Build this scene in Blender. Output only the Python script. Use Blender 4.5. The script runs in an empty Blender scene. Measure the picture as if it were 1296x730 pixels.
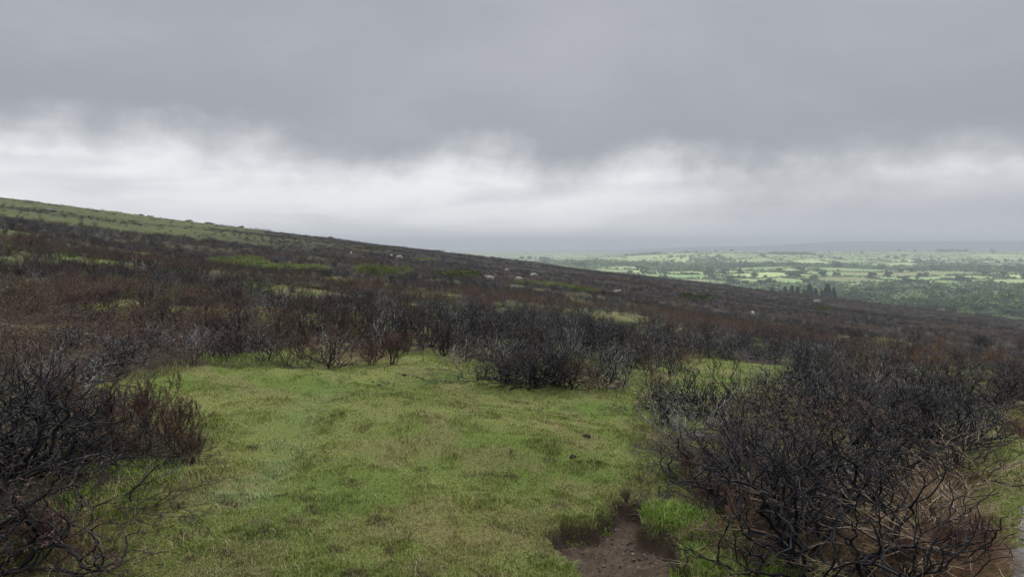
import bpy, math, random
import numpy as np
C = bpy.context.scene
COL = C.collection
R = math.radians

# ------------------------------------------------------------------ camera
CAM_H = 1.65
F = 936.0                      # focal length in pixels of the 1296-wide photo
PITCH = math.atan(55 / F)
cam_d = bpy.data.cameras.new('camera'); cam = bpy.data.objects.new('camera', cam_d); COL.objects.link(cam)
cam_d.lens = 26.0; cam_d.sensor_width = 36.0; cam_d.clip_start = 0.05; cam_d.clip_end = 60000
cam.location = (0, 0, CAM_H); cam.rotation_euler = (math.pi / 2 - PITCH, 0, 0)
C.camera = cam

# ------------------------------------------------------------------ render / view
C.view_settings.view_transform = 'Standard'; C.view_settings.look = 'None'
C.view_settings.gamma = 1.0; C.view_settings.use_curve_mapping = False
C.view_settings.exposure = 0.06
C.render.engine = 'CYCLES'
C.cycles.max_bounces = 5; C.cycles.diffuse_bounces = 3; C.cycles.glossy_bounces = 2
C.cycles.volume_bounces = 0; C.cycles.transparent_max_bounces = 6
C.cycles.caustics_reflective = False; C.cycles.caustics_refractive = False
C.cycles.use_denoising = True
try: C.cycles.denoiser = 'OPENIMAGEDENOISE'
except Exception: pass

# ------------------------------------------------------------------ node helpers
class NT:
    def __init__(s, nt): s.nt = nt
    def n(s, typ, **kw):
        nd = s.nt.nodes.new(typ)
        for k, v in kw.items(): setattr(nd, k, v)
        return nd
    def put(s, nd, sock, v):
        if v is None: return
        i = nd.inputs[sock]
        if isinstance(v, bpy.types.NodeSocket): s.nt.links.new(v, i)
        else: i.default_value = v
    def m(s, op, a, b=None, c=None, clamp=False):
        nd = s.n('ShaderNodeMath', operation=op, use_clamp=clamp)
        s.put(nd, 0, a); s.put(nd, 1, b); s.put(nd, 2, c)
        return nd.outputs[0]
    def noise(s, vec, scale, detail=4, rough=.5, dist=0):
        nd = s.n('ShaderNodeTexNoise'); s.put(nd, 'Vector', vec)
        nd.inputs['Scale'].default_value = scale; nd.inputs['Detail'].default_value = detail
        nd.inputs['Roughness'].default_value = rough; nd.inputs['Distortion'].default_value = dist
        return nd.outputs['Fac']
    def ramp(s, fac, stops, interp='LINEAR'):
        nd = s.n('ShaderNodeValToRGB'); s.put(nd, 'Fac', fac); cr = nd.color_ramp; cr.interpolation = interp
        while len(cr.elements) > 1: cr.elements.remove(cr.elements[-1])
        for k, (p, c) in enumerate(stops):
            e = cr.elements[0] if k == 0 else cr.elements.new(p)
            e.position = p; e.color = tuple(c) + (1,) if len(c) == 3 else c
        return nd.outputs['Color']
    def mix(s, fac, a, b, blend='MIX'):
        nd = s.n('ShaderNodeMix', data_type='RGBA', blend_type=blend)
        s.put(nd, 0, fac); s.put(nd, 6, a); s.put(nd, 7, b)
        return nd.outputs[2]
    def smooth(s, x, lo, hi):
        nd = s.n('ShaderNodeMapRange', interpolation_type='SMOOTHSTEP')
        s.put(nd, 0, x); s.put(nd, 1, lo); s.put(nd, 2, hi); s.put(nd, 3, 0.0); s.put(nd, 4, 1.0)
        return nd.outputs[0]
    def comb(s, x, y, z):
        nd = s.n('ShaderNodeCombineXYZ'); s.put(nd, 0, x); s.put(nd, 1, y); s.put(nd, 2, z); return nd.outputs[0]
    def curve(s, x, pts):                      # piecewise linear x -> y
        nd = s.n('ShaderNodeFloatCurve'); cv = nd.mapping.curves[0]
        for p in pts[2:]: cv.points.new(0.5, 0.5)
        for q, p in zip(sorted(range(len(pts))), pts): cv.points[q].location = p
        nd.mapping.update(); s.put(nd, 'Value', x); return nd.outputs[0]

# ------------------------------------------------------------------ world: overcast sky
SUN_EL, SUN_AZ = 48, 20        # behind cloud, a little right of the view
w = bpy.data.worlds.new('World'); C.world = w; w.use_nodes = True
nt = w.node_tree; nt.nodes.clear(); g = NT(nt)
out = g.n('ShaderNodeOutputWorld'); bg = g.n('ShaderNodeBackground'); bg2 = g.n('ShaderNodeBackground'); add = g.n('ShaderNodeMixShader')
sky = g.n('ShaderNodeTexSky'); sky.sky_type = 'NISHITA'; sky.sun_disc = False
sky.sun_elevation = R(SUN_EL); sky.sun_rotation = R(SUN_AZ)
nt.links.new(sky.outputs[0], bg.inputs[0]); bg.inputs[1].default_value = 0.05
tc = g.n('ShaderNodeTexCoord'); sp = g.n('ShaderNodeSeparateXYZ'); nt.links.new(tc.outputs['Generated'], sp.inputs[0])
X, Y, Z = sp.outputs
rad = g.m('SQRT', g.m('ADD', g.m('MULTIPLY', X, X), g.m('MULTIPLY', Y, Y)))
el = g.m('DIVIDE', Z, g.m('MAXIMUM', rad, 0.02))                 # tangent of the elevation
az = g.m('ARCTAN2', X, Y)                                         # 0 ahead, + to the right
zz = g.m('ADD', g.m('MAXIMUM', Z, 0.0), 0.06)
cp = g.comb(g.m('DIVIDE', X, zz), g.m('DIVIDE', Y, zz), 0.0)      # a flat cloud layer seen in perspective
wisp = g.comb(g.m('MULTIPLY', az, 9.5), 0.0, g.m('MULTIPLY', el, 13.0))
n_big = g.noise(cp, 0.42, 6, .55, .4)
n_w = g.noise(wisp, .75, 6, .5, .15)
n_w2 = g.noise(wisp, 2.6, 6, .58, .1)
stre = g.comb(g.m('MULTIPLY', az, 3.4), 0.0, g.m('MULTIPLY', el, 17.0))
n_s = g.noise(stre, 1.3, 4, .5, .2)
# lower edge of the dark cloud deck, by azimuth (az -0.7..0.7 -> 0..1 ; value*0.3 = tangent of elevation)
edge = g.curve(g.m('MULTIPLY_ADD', az, 1 / 1.4, 0.5, clamp=True),
    [(0, .40), (.12, .43), (.24, .41), (.32, .36), (.38, .33), (.44, .41), (.50, .37), (.56, .30), (.62, .36), (.68, .33), (.76, .27), (.84, .33), (.92, .34), (1, .30)])
edge = g.m('MULTIPLY_ADD', edge, 0.3, -.006)
e2 = g.m('SUBTRACT', el, edge)
e2 = g.m('ADD', e2, g.m('MULTIPLY', g.m('SUBTRACT', n_w, .5), .10))
e2 = g.m('ADD', e2, g.m('MULTIPLY', g.m('SUBTRACT', n_w2, .5), .045))
deck = g.smooth(e2, -.038, .046)
face = g.smooth(e2, .0, .17)                                      # underside near the torn edge is the thickest
top = g.ramp(n_big, [(.3, (.365, .388, .428)), (.5, (.43, .45, .485)), (.68, (.52, .53, .555))])
veil = g.smooth(n_s, .30, .58)
top = g.mix(g.m('MULTIPLY', g.m('SUBTRACT', 1.0, face), .55), top, (.345, .368, .405, 1))
low = g.mix(g.m('MULTIPLY', veil, .9), (.80, .815, .845, 1), (1.07, 1.07, 1.09, 1))
# greyer towards the horizon on the right
rg = g.m('MULTIPLY', g.smooth(az, .02, .45), g.m('SUBTRACT', 1.0, g.smooth(el, .035, .095)))
low = g.mix(g.m('MULTIPLY', rg, .75), low, (.40, .425, .48, 1))
lg = g.m('SUBTRACT', 1.0, g.smooth(el, -.01, .035))
low = g.mix(g.m('MULTIPLY', lg, .75), low, (.82, .84, .87, 1))
cl = g.mix(deck, low, top)
# thicker-lit cloud overhead, above the frame (overcast skies are brightest at the zenith)
zen = g.smooth(el, .36, 1.4)
cl = g.mix(zen, cl, (2.0, 2.05, 2.15, 1))
gnd = g.smooth(Z, -.06, -.01)
cl = g.mix(gnd, (.12, .13, .10, 1), cl)
nt.links.new(cl, bg2.inputs[0]); bg2.inputs[1].default_value = 0.93
add.inputs[0].default_value = .93     # cloud cover
nt.links.new(bg.outputs[0], add.inputs[1]); nt.links.new(bg2.outputs[0], add.inputs[2]); nt.links.new(add.outputs[0], out.inputs[0])

sun_d = bpy.data.lights.new('sun', 'SUN'); sun = bpy.data.objects.new('sun', sun_d); COL.objects.link(sun)
sun_d.energy = 1.2; sun_d.angle = R(30); sun_d.color = (1, .97, .93)
sun.rotation_euler = (R(90 - SUN_EL), 0, R(-SUN_AZ) + math.pi * 0)   # set below by vector
from mathutils import Vector
sdir = Vector((math.sin(R(SUN_AZ)) * math.cos(R(SUN_EL)), math.cos(R(SUN_AZ)) * math.cos(R(SUN_EL)), math.sin(R(SUN_EL))))
sun.rotation_euler = sdir.to_track_quat('Z', 'Y').to_euler()

# ------------------------------------------------------------------ numpy noise
def _hash(ix, iy, seed):
    h = (ix.astype(np.int64) * 374761393 + iy.astype(np.int64) * 668265263 + seed * 1442695041) & 0xFFFFFFFF
    h = ((h ^ (h >> 13)) * 1274126177) & 0xFFFFFFFF
    h = ((h ^ (h >> 16)) * 2246822519) & 0xFFFFFFFF
    return ((h ^ (h >> 15)) & 0xFFFFFF) / float(0xFFFFFF)
def vnoise(x, y, seed=0):
    x = np.asarray(x, float); y = np.asarray(y, float)
    ix = np.floor(x); iy = np.floor(y); fx = x - ix; fy = y - iy
    fx = fx * fx * fx * (fx * (fx * 6 - 15) + 10); fy = fy * fy * fy * (fy * (fy * 6 - 15) + 10)
    a = _hash(ix, iy, seed); b = _hash(ix + 1, iy, seed); c = _hash(ix, iy + 1, seed); d = _hash(ix + 1, iy + 1, seed)
    return (a * (1 - fx) + b * fx) * (1 - fy) + (c * (1 - fx) + d * fx) * fy
def fbm(x, y, scale, oct=4, seed=0, rough=.5):
    x = np.asarray(x, float) / scale; y = np.asarray(y, float) / scale
    s = 0; a = 1; t = 0
    for k in range(oct):
        s = s + a * vnoise(x * 1.0 + 17.3 * k, y - 9.1 * k, seed + k); t += a; a *= rough
        x, y = (x * .8 - y * .6) * 2.03, (x * .6 + y * .8) * 2.03
    return s / t
def ss(x, a, b):
    t = np.clip((np.asarray(x, float) - a) / (b - a), 0, 1); return t * t * (3 - 2 * t)

# ------------------------------------------------------------------ terrain height
def table(xs, ys, blur=5):
    lx = np.linspace(0, math.log(20001), 1600)
    v = np.interp(np.exp(lx) - 1, xs, ys)
    k = np.hanning(blur * 2 + 3); k /= k.sum(); p = len(k) // 2
    v = np.convolve(np.pad(v, p, mode='edge'), k, mode='valid')
    return lambda d: np.interp(np.log1p(np.clip(d, 0, 20000)), lx, v)
_f = table([0, 8, 14, 30, 60, 100, 180, 260, 330, 450, 20000],
           [0, 0, -.25, -1.2, -2.35, -2.75, -2.95, -3.7, -6.5, -16, -17], 40)
_tilt = table([0, 4, 12, 40, 20000], [.055, .055, .085, .120, .120], 40)
_v = table([0, 400, 560, 650, 750, 900, 1300, 2000, 3000, 3500, 4000, 4700, 5400, 20000],
           [-40, -47, -54, -58, -61, -63, -60, -49, -35, -31, -42, -75, -80, -90], 4)
def H_smooth(x, y):
    x = np.asarray(x, float); y = np.asarray(y, float)
    r = np.hypot(x, y); d = np.maximum(y, .75 * r)
    moor = -_tilt(d) * np.where(x < 0, 1.0 + .05 * ss(-x / np.maximum(d, 1), .3, .7), 1.0) * 600 * np.tanh(x / 600) + _f(d)
    t = np.clip(x / np.maximum(d, 1), -1.5, 1.5)
    v = _v(d)
    v = v - 27 * (1 - ss(t, .03, .27)) * ss(d, 1500, 3400) * (1 - ss(d, 3600, 4600))
    # second, fainter field slope on the left and the far dark hills
    v = v + 32 * ss(d, 4300, 5200) * (1 - ss(d, 5300, 5800))
    farz = np.interp(t, [-1.5, .02, .08, .2, .29, .40, .55, .70, 1.5], [-100, -97, -80, -60, -20, 14, 30, 40, 50])
    farz = farz + (fbm(t * 9, t * 0, 1, 3, 5) - .5) * 26
    v = v + (farz + 90) * ss(d, 5800, 7400)
    v = v + (fbm(x, y, 700, 3, 11) - .5) * 42 * ss(d, 800, 1500) * (1 - .65 * ss(d, 2500, 3300)) * (1 - ss(d, 5500, 7000))
    return moor + (v - moor) * ss(d, 300, 620)
# direction of a photo pixel
def ray(u, v):
    a = (u - 648) / F; b = (365 - v) / F
    cy, sy = math.cos(PITCH), math.sin(PITCH)
    d = np.array([a, cy + b * sy, -sy + b * cy]); return d
def ground_at(u, v, HF=None, ymax=6000):
    """Where the line of sight through a photo pixel meets the terrain."""
    HF = HF or H_smooth
    d = ray(u, v); k = np.geomspace(1.5, ymax, 6000) / d[1]
    P = d[None] * k[:, None]; P[:, 2] += CAM_H
    h = HF(P[:, 0], P[:, 1]); i = np.argmax(P[:, 2] <= h)
    if i == 0: i = 300 + np.argmin((P[300:4200, 2] - h[300:4200]) / P[300:4200, 1])   # above the skyline: the nearest ground to that line of sight
    return P[i, 0], P[i, 1]
def poly_world(pts): return np.array([ground_at(u, v) for u, v in pts])
def sdf_poly(x, y, P):
    """signed distance, positive inside"""
    x = np.asarray(x, float); y = np.asarray(y, float); dmin = np.full(x.shape, 1e9); ins = np.zeros(x.shape, bool)
    n = len(P)
    for i in range(n):
        ax, ay = P[i]; bx, by = P[(i + 1) % n]
        ex, ey = bx - ax, by - ay; L = ex * ex + ey * ey + 1e-12
        tt = np.clip(((x - ax) * ex + (y - ay) * ey) / L, 0, 1)
        dmin = np.minimum(dmin, np.hypot(x - ax - tt * ex, y - ay - tt * ey))
        c = ((ay > y) != (by > y)) & (x < (bx - ax) * (y - ay) / (by - ay + 1e-12) + ax)
        ins ^= c
    return np.where(ins, dmin, -dmin)
LAWN = poly_world([(95, 490), (170, 474), (260, 464), (340, 468), (400, 470), (470, 466), (530, 452), (565, 470), (620, 487), (700, 500),
                   (775, 500), (850, 478), (985, 500), (850, 522), (790, 530), (800, 580), (812, 640), (850, 690), (905, 760), (960, 900), (-100, 1000), (-60, 760), (120, 690), (205, 625), (290, 590), (262, 540), (180, 505)])
POCKET = poly_world([(862, 478), (870, 458), (935, 450), (1010, 462), (985, 482), (900, 490)])
DIRT = poly_world([(690, 688), (716, 668), (756, 660), (770, 636), (792, 628), (822, 642), (818, 666), (862, 684), (885, 735), (890, 800), (800, 830), (735, 755)])
VERGE = poly_world([(1290, 520), (1250, 575), (1228, 640), (1248, 720), (1240, 860), (1600, 860), (1600, 505)])
PATH = poly_world([(1400, 560), (1318, 615), (1278, 668), (1266, 740), (1262, 900), (1700, 900), (1700, 560)])
TRAIL = poly_world([(428, 478), (402, 512), (388, 545), (350, 585), (300, 640)])
def seg_dist(x, y, P):
    d = np.full(np.shape(x), 1e9)
    for i in range(len(P) - 1):
        ax, ay = P[i]; ex, ey = P[i + 1] - P[i]; L = ex * ex + ey * ey
        tt = np.clip(((x - ax) * ex + (y - ay) * ey) / L, 0, 1)
        d = np.minimum(d, np.hypot(x - ax - tt * ex, y - ay - tt * ey))
    return d
HOLE = [(ground_at(638, 562), .26, .05), (ground_at(548, 522), .3, .02)]
MOUND = [(ground_at(500, 540), 1.3, .16), (ground_at(700, 560), 1.1, .06), (ground_at(350, 650), .9, .05), (ground_at(560, 470), .9, .08)]
def near_detail(x, y):
    x = np.asarray(x, float); y = np.asarray(y, float); r = np.hypot(x, y)
    near = 1 - ss(r, 20, 60)
    h = ((fbm(x, y, 1.3, 3, 21) - .5) * .15 + (fbm(x, y, .28, 4, 31, .6) - .5) * .05) * near
    h = h + (fbm(x, y, 5.5, 3, 41) - .5) * .35 * ss(r, 8, 14) * (1 - ss(r, 300, 500))
    h = h + (fbm(x, y, 22, 3, 43) - .5) * 1.3 * ss(r, 22, 60) * (1 - ss(r, 300, 500))
    for (cx, cy), w_, a in MOUND: h = h + a * np.exp(-((x - cx) ** 2 + (y - cy) ** 2) / (2 * (w_ * .6) ** 2))
    for (cx, cy), w_, a in HOLE: h = h - a * np.exp(-((x - cx) ** 2 + ((y - cy) * 1.6) ** 2) / (2 * (w_ * .5) ** 2))
    h = h - .05 * np.exp(-(seg_dist(x, y, TRAIL) / .14) ** 2)
    sel = r < 8
    if np.any(sel):
        xs, ys = x[sel], y[sel]
        s = sdf_poly(xs, ys, DIRT) + (fbm(xs, ys, .16, 3, 51) - .5) * .16
        h2 = h[sel]; m = ss(s, -.015, .05)
        h2 = h2 - m * (.12 + h2 * .35) + m * (fbm(xs, ys, .12, 5, 53, .75) - .5) * .08 + np.exp(-((s + .05) / .05) ** 2) * .012
        h = h.copy(); h[sel] = h2
    return h
def Hh(x, y):
    x = np.atleast_1d(np.asarray(x, float)); y = np.atleast_1d(np.asarray(y, float))
    return H_smooth(x, y) + near_detail(x, y)
def H1(x, y): return float(Hh(x, y)[0])
def at(u, v):
    x, y = ground_at(u, v, Hh); return x, y

# ------------------------------------------------------------------ masks shared by ground, grass and bush scattering
def lawn_mask(x, y):
    s = np.maximum(sdf_poly(x, y, LAWN), sdf_poly(x, y, POCKET)); s = np.maximum(s, sdf_poly(x, y, VERGE))
    return s
def to_pix(x, y, z):
    dx, dy, dz = x, y, z - CAM_H
    cy, sy = math.cos(PITCH), math.sin(PITCH)
    fw = dy * cy - dz * sy; up = dy * sy + dz * cy
    fw = np.maximum(fw, .01)
    return 648 + F * dx / fw, 365 - F * up / fw
# far green band on the upper left hillside, in world terms: a strip of unburnt pasture
GB = [ground_at(u, v) for u, v in ((0, 283), (120, 287), (250, 297), (380, 310))]
def green_hill(x, y):
    r = np.hypot(x, y); n = (fbm(x, y, 30, 3, 61) - .5)
    t = x / np.maximum(y, 1)
    g1 = ss(r + n * 50, 96, 122) * (1 - ss(t + n * .3, -.42, -.12))
    dark = np.exp(-((r - 88 + (fbm(x, y, 35, 2, 66) - .5) * 40) / 13) ** 2)
    dark2 = np.exp(-((r - 150 + (fbm(x, y, 50, 2, 67) - .5) * 70) / 11) ** 2)
    return np.clip(g1 - 1.0 * dark - .35 * dark2 + (fbm(x, y, 9, 3, 62) - .5) * .5 * g1, 0, 1)

# ------------------------------------------------------------------ field layout in the valley
def field_uv(x, y):
    wx = x + (fbm(x, y, 520, 2, 71) - .5) * 330; wy = y + (fbm(x, y, 520, 2, 73) - .5) * 330
    a = .28; p = wx * math.cos(a) + wy * math.sin(a); q = -wx * math.sin(a) + wy * math.cos(a)
    row = np.floor(q / 150); p = p + 190 * _hash(row, row * 0, 7)
    return p / (120 + 70 * _hash(row, row * 0 + 1, 9)), q / 150

def lerp(a, b, t): t = np.asarray(t)[..., None]; return np.asarray(a) * (1 - t) + np.asarray(b) * t
def ground_colour(x, y):
    r = np.hypot(x, y); d = np.maximum(y, .75 * r)
    n1 = fbm(x, y, 1.1, 4, 81); n2 = fbm(x, y, .22, 3, 83); n3 = fbm(x, y, 6, 4, 85); n4 = fbm(x, y, 40, 4, 87)
    soil = lerp((.028, .021, .018), (.065, .046, .035), n2)
    soil = lerp(soil, np.array((.035, .030, .031)), ss(n3, .45, .6) * .7)
    grass = lerp((.115, .160, .036), (.175, .188, .060), ss(n1, .38, .66))
    grass = lerp(grass, np.array((.19, .155, .075)), ss(fbm(x, y, .6, 4, 89), .55, .72) * .5)
    moss = lerp(lerp((.08, .105, .030), (.14, .16, .045), n2), np.array((.17, .12, .07)), ss(n1, .5, .65) * .7)
    lm = ss(lawn_mask(x, y) + (n1 - .5) * .5 + (n2 - .5) * .3, -.12, .12)
    patch = np.maximum(ss(n3 + (n2 - .5) * .4, .54, .64), ss(.47 - fbm(x, y, 2.5, 3, 121) + (n2 - .5) * .12, .0, .07)) * (1 - ss(r, 40, 110) * .75)
    c = lerp(soil, moss, np.clip(patch, 0, 1))
    c = lerp(c, np.array((.026, .020, .020)) * (.7 + .6 * n4)[..., None], ss(r, 25, 60) * .8 * (1 - patch))
    c = lerp(c, grass, lm)
    gh = green_hill(x, y)
    c = lerp(c, lerp((.060, .080, .030), (.110, .118, .048), fbm(x, y, 7, 4, 88)), gh)
    # eroded soil
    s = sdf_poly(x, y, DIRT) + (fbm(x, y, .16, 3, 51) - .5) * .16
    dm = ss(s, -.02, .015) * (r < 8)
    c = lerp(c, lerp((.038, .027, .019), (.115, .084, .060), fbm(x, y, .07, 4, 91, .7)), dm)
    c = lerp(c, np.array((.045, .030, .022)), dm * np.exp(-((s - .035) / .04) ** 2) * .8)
    # valley fields
    vm = ss(d, 420, 560)
    p, q = field_uv(x, y); ip = np.floor(p); iq = np.floor(q); hsh = _hash(ip, iq, 3)
    fc = lerp((.24, .335, .13), (.43, .53, .215), ss(hsh, .1, .85))
    fc = lerp(fc, np.array((.20, .20, .09)), (_hash(ip, iq, 5) > .86) * .8)
    rough = ss(fbm(x, y, 420, 3, 93) + ss(d, 2400, 3300) * .26 + (d < 800) * .1, .60, .68)
    fc = lerp(fc, np.array((.085, .125, .045)), 1 - ss(d + (fbm(x, y, 60, 2, 96) - .5) * 120, 680, 760))
    fc = lerp(fc, lerp((.20, .26, .105), (.29, .33, .145), fbm(x, y, 60, 3, 95)), rough)
    t = x / np.maximum(d, 1)
    brown = ss(d, 2500, 3000) * (1 - ss(d, 3900, 4300)) * np.exp(-((t - .345) / .05) ** 2)
    fc = lerp(fc, np.array((.155, .115, .07)), brown * .8)
    fc = lerp(fc, np.array((.030, .034, .032)), ss(d, 5600, 6200) * (1 - .45 * (1 - ss(t, .08, .2))))
    return lerp(c, fc, vm), vm

# ------------------------------------------------------------------ mesh helpers
def mesh_np(name, V, Fc, mat=None, smooth=False, col=None, mats=None, midx=None):
    """Fc: (n,k) array of vertex indices"""
    V = np.asarray(V, np.float32); Fc = np.asarray(Fc, np.int32)
    me = bpy.data.meshes.new(name); n, k = Fc.shape
    me.vertices.add(len(V)); me.vertices.foreach_set('co', V.ravel())
    me.loops.add(n * k); me.loops.foreach_set('vertex_index', Fc.ravel())
    me.polygons.add(n); me.polygons.foreach_set('loop_start', np.arange(n, dtype=np.int32) * k)
    try: me.polygons.foreach_set('loop_total', np.full(n, k, np.int32))
    except Exception: pass
    if smooth: me.polygons.foreach_set('use_smooth', np.ones(n, bool))
    for m_ in (mats or ([mat] if mat else [])): me.materials.append(m_)
    if midx is not None: me.polygons.foreach_set('material_index', np.asarray(midx, np.int32))
    if col is not None:
        a = me.color_attributes.new('col', 'FLOAT_COLOR', 'POINT')
        cc = np.ones((len(V), 4), np.float32); cc[:, :3] = col; a.data.foreach_set('color', cc.ravel())
    me.update(calc_edges=True); return me
def link(name, data, loc=(0, 0, 0), rz=0, sc=1, parent=None, **props):
    o = bpy.data.objects.new(name, data); COL.objects.link(o); o.location = loc; o.rotation_euler = (0, 0, rz)
    o.scale = (sc, sc, sc) if not hasattr(sc, '__len__') else sc
    if parent: o.parent = parent
    for k, v in props.items(): o[k] = v
    return o
def tubes(P0, P1, R0, R1, sides=4):
    P0 = np.asarray(P0, float); P1 = np.asarray(P1, float); R0 = np.asarray(R0, float); R1 = np.asarray(R1, float)
    D = P1 - P0; L = np.linalg.norm(D, axis=1, keepdims=True) + 1e-9; D = D / L
    P1 = P1 + D * (R1[:, None] * .6)
    up = np.where(np.abs(D[:, 2:3]) > .9, np.array([[1., 0, 0]]), np.array([[0., 0, 1]]))
    A = np.cross(D, up); A /= np.linalg.norm(A, axis=1, keepdims=True) + 1e-9; B = np.cross(D, A)
    n = len(P0); V = np.zeros((n, 2, sides, 3))
    for k in range(sides):
        th = 2 * math.pi * k / sides; o = A * math.cos(th) + B * math.sin(th)
        V[:, 0, k] = P0 + o * R0[:, None]; V[:, 1, k] = P1 + o * R1[:, None]
    base = (np.arange(n) * 2 * sides)[:, None]; Fs = []
    for k in range(sides):
        k2 = (k + 1) % sides; Fs.append(np.concatenate([base + k, base + k2, base + sides + k2, base + sides + k], 1))
    return V.reshape(-1, 3), np.concatenate(Fs, 0)

# ------------------------------------------------------------------ materials
def new_mat(name):
    m_ = bpy.data.materials.new(name); m_.use_nodes = True; nt_ = m_.node_tree; b = nt_.nodes['Principled BSDF']
    return m_, NT(nt_), b
def M_attr(name, rough=.85, spec=.25, var=.25, vscale=40, bump=0, bscale=60, fine=None):
    m_, g, b = new_mat(name)
    at_ = g.n('ShaderNodeAttribute', attribute_name='col')
    geo = g.n('ShaderNodeNewGeometry')
    nz = g.noise(geo.outputs['Position'], vscale, 5, .6)
    f = g.m('MULTIPLY_ADD', nz, var * 2, 1 - var)
    c = g.mix(1.0, at_.outputs['Color'], g.comb(f, f, f), 'MULTIPLY')
    g.put(b, 'Base Color', c); b.inputs['Roughness'].default_value = rough; b.inputs['Specular IOR Level'].default_value = spec
    if bump:
        bn = g.n('ShaderNodeBump'); bn.inputs['Strength'].default_value = bump; bn.inputs['Distance'].default_value = .02
        g.put(bn, 'Height', g.noise(geo.outputs['Position'], bscale, 6, .65)); g.put(b, 'Normal', bn.outputs[0])
    return m_
def M_plain(name, c0, c1, scale=8, rough=.8, spec=.3, objvar=.3, detail=4, lo=.35, hi=.65):
    """two-tone noise colour in object space, plus a per-object lightness difference"""
    m_, g, b = new_mat(name)
    tc_ = g.n('ShaderNodeTexCoord'); oi = g.n('ShaderNodeObjectInfo')
    nz = g.noise(tc_.outputs['Object'], scale, detail, .6)
    c = g.mix(g.smooth(nz, lo, hi), tuple(c0) + (1,), tuple(c1) + (1,))
    f = g.m('MULTIPLY_ADD', oi.outputs['Random'], objvar * 2, 1 - objvar)
    c = g.mix(1.0, c, g.comb(f, f, f), 'MULTIPLY')
    g.put(b, 'Base Color', c); b.inputs['Roughness'].default_value = rough; b.inputs['Specular IOR Level'].default_value = spec
    return m_
m_ground = M_attr('moor_ground', .95, .12, .32, 55, .7, 70)
m_blade = M_attr('grass_blades', .6, .3, .12, 9)
m_char = M_plain('charred_wood', (.005, .005, .0065), (.017, .016, .019), 14, .62, .2, .35)
m_brown = M_plain('dead_brown_wood', (.040, .028, .024), (.115, .080, .062), 10, .75, .3, .25)
m_pale = M_plain('pale_bleached_twig', (.17, .115, .075), (.40, .30, .20), 9, .7, .3, .2)
m_silver = M_plain('silver_grey_twig', (.075, .070, .070), (.30, .285, .275), 12, .55, .4, .3)
m_fol_brown = M_plain('withered_heather_foliage', (.040, .031, .031), (.115, .082, .070), 2.2, .9, .15, .3)
m_fol_rust = M_plain('rusty_gorse_foliage', (.085, .052, .036), (.20, .125, .080), 4, .9, .15, .25)
m_fol_green = M_plain('green_shrub_leaves', (.11, .145, .042), (.23, .27, .085), 3, .8, .2, .2)
m_fol_wine = M_plain('wine_heather_foliage', (.070, .044, .038), (.175, .105, .085), 6, .9, .15, .1)
m_fol_tan = M_plain('tan_gorse_foliage', (.13, .075, .045), (.30, .185, .115), 3, .9, .15, .15)
m_bracken = M_plain('dead_bracken', (.060, .034, .022), (.21, .115, .062), 5, .85, .2, .2)
m_strawd = M_plain('dead_straw_stems', (.10, .068, .038), (.36, .26, .15), 7, .8, .2, .2)
m_straw = M_plain('straw_grass', (.13, .095, .055), (.27, .21, .12), 3, .8, .2, .25)
m_fol_low = M_plain('low_plant_leaves', (.050, .070, .022), (.14, .16, .055), 3, .8, .2, .3)
m_fol_dkgreen = M_plain('dark_gorse_leaves', (.055, .075, .022), (.12, .145, .045), 3, .85, .2, .25)

# ------------------------------------------------------------------ ground sheet
def build_ground():
    r1 = np.geomspace(1.2, 2.8, 60, endpoint=False); r2 = np.geomspace(2.8, 6.5, 260, endpoint=False)
    r3 = np.geomspace(6.5, 40, 230, endpoint=False); r4 = np.geomspace(40, 600, 200, endpoint=False)
    r5 = np.geomspace(600, 14500, 380)
    rr = np.concatenate([[.02, .5], r1, r2, r3, r4, r5])
    aa = np.concatenate([np.linspace(R(-180), R(-52), 60, endpoint=False), np.linspace(R(-52), R(52), 720, endpoint=False), np.linspace(R(52), R(180), 61)])
    RR, AA = np.meshgrid(rr, aa, indexing='ij'); x = (RR * np.sin(AA)).ravel(); y = (RR * np.cos(AA)).ravel()
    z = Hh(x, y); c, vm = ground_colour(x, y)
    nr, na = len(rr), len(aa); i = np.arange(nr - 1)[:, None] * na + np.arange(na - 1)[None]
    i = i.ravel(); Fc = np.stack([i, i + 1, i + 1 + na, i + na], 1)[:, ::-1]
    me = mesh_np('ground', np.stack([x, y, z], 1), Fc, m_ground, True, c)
    return link('ground', me, kind='structure')
build_ground()

# path in the lower right corner: worn grey stony track, 4 mm proud
def build_path():
    xs = np.arange(1.9, 6, .035); ys = np.arange(1.2, 9, .035)
    X_, Y_ = np.meshgrid(xs, ys); s = sdf_poly(X_, Y_, PATH) + (fbm(X_, Y_, .35, 3, 101) - .5) * .22
    Z_ = Hh(X_.ravel(), Y_.ravel()) + .004 + .012 * ss(s.ravel(), 0, .1)
    idx = np.arange(X_.size).reshape(X_.shape); keep = (s[:-1, :-1] > 0) & (s[1:, 1:] > 0) & (s[1:, :-1] > 0) & (s[:-1, 1:] > 0)
    Fc = np.stack([idx[:-1, :-1][keep], idx[:-1, 1:][keep], idx[1:, 1:][keep], idx[1:, :-1][keep]], 1)
    n = fbm(X_.ravel(), Y_.ravel(), .05, 3, 103, .7)
    me = mesh_np('path', np.stack([X_.ravel(), Y_.ravel(), Z_], 1), Fc, m_ground, True, lerp((.09, .088, .083), (.26, .255, .245), n))
    link('path', me, kind='structure')
build_path()

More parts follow.
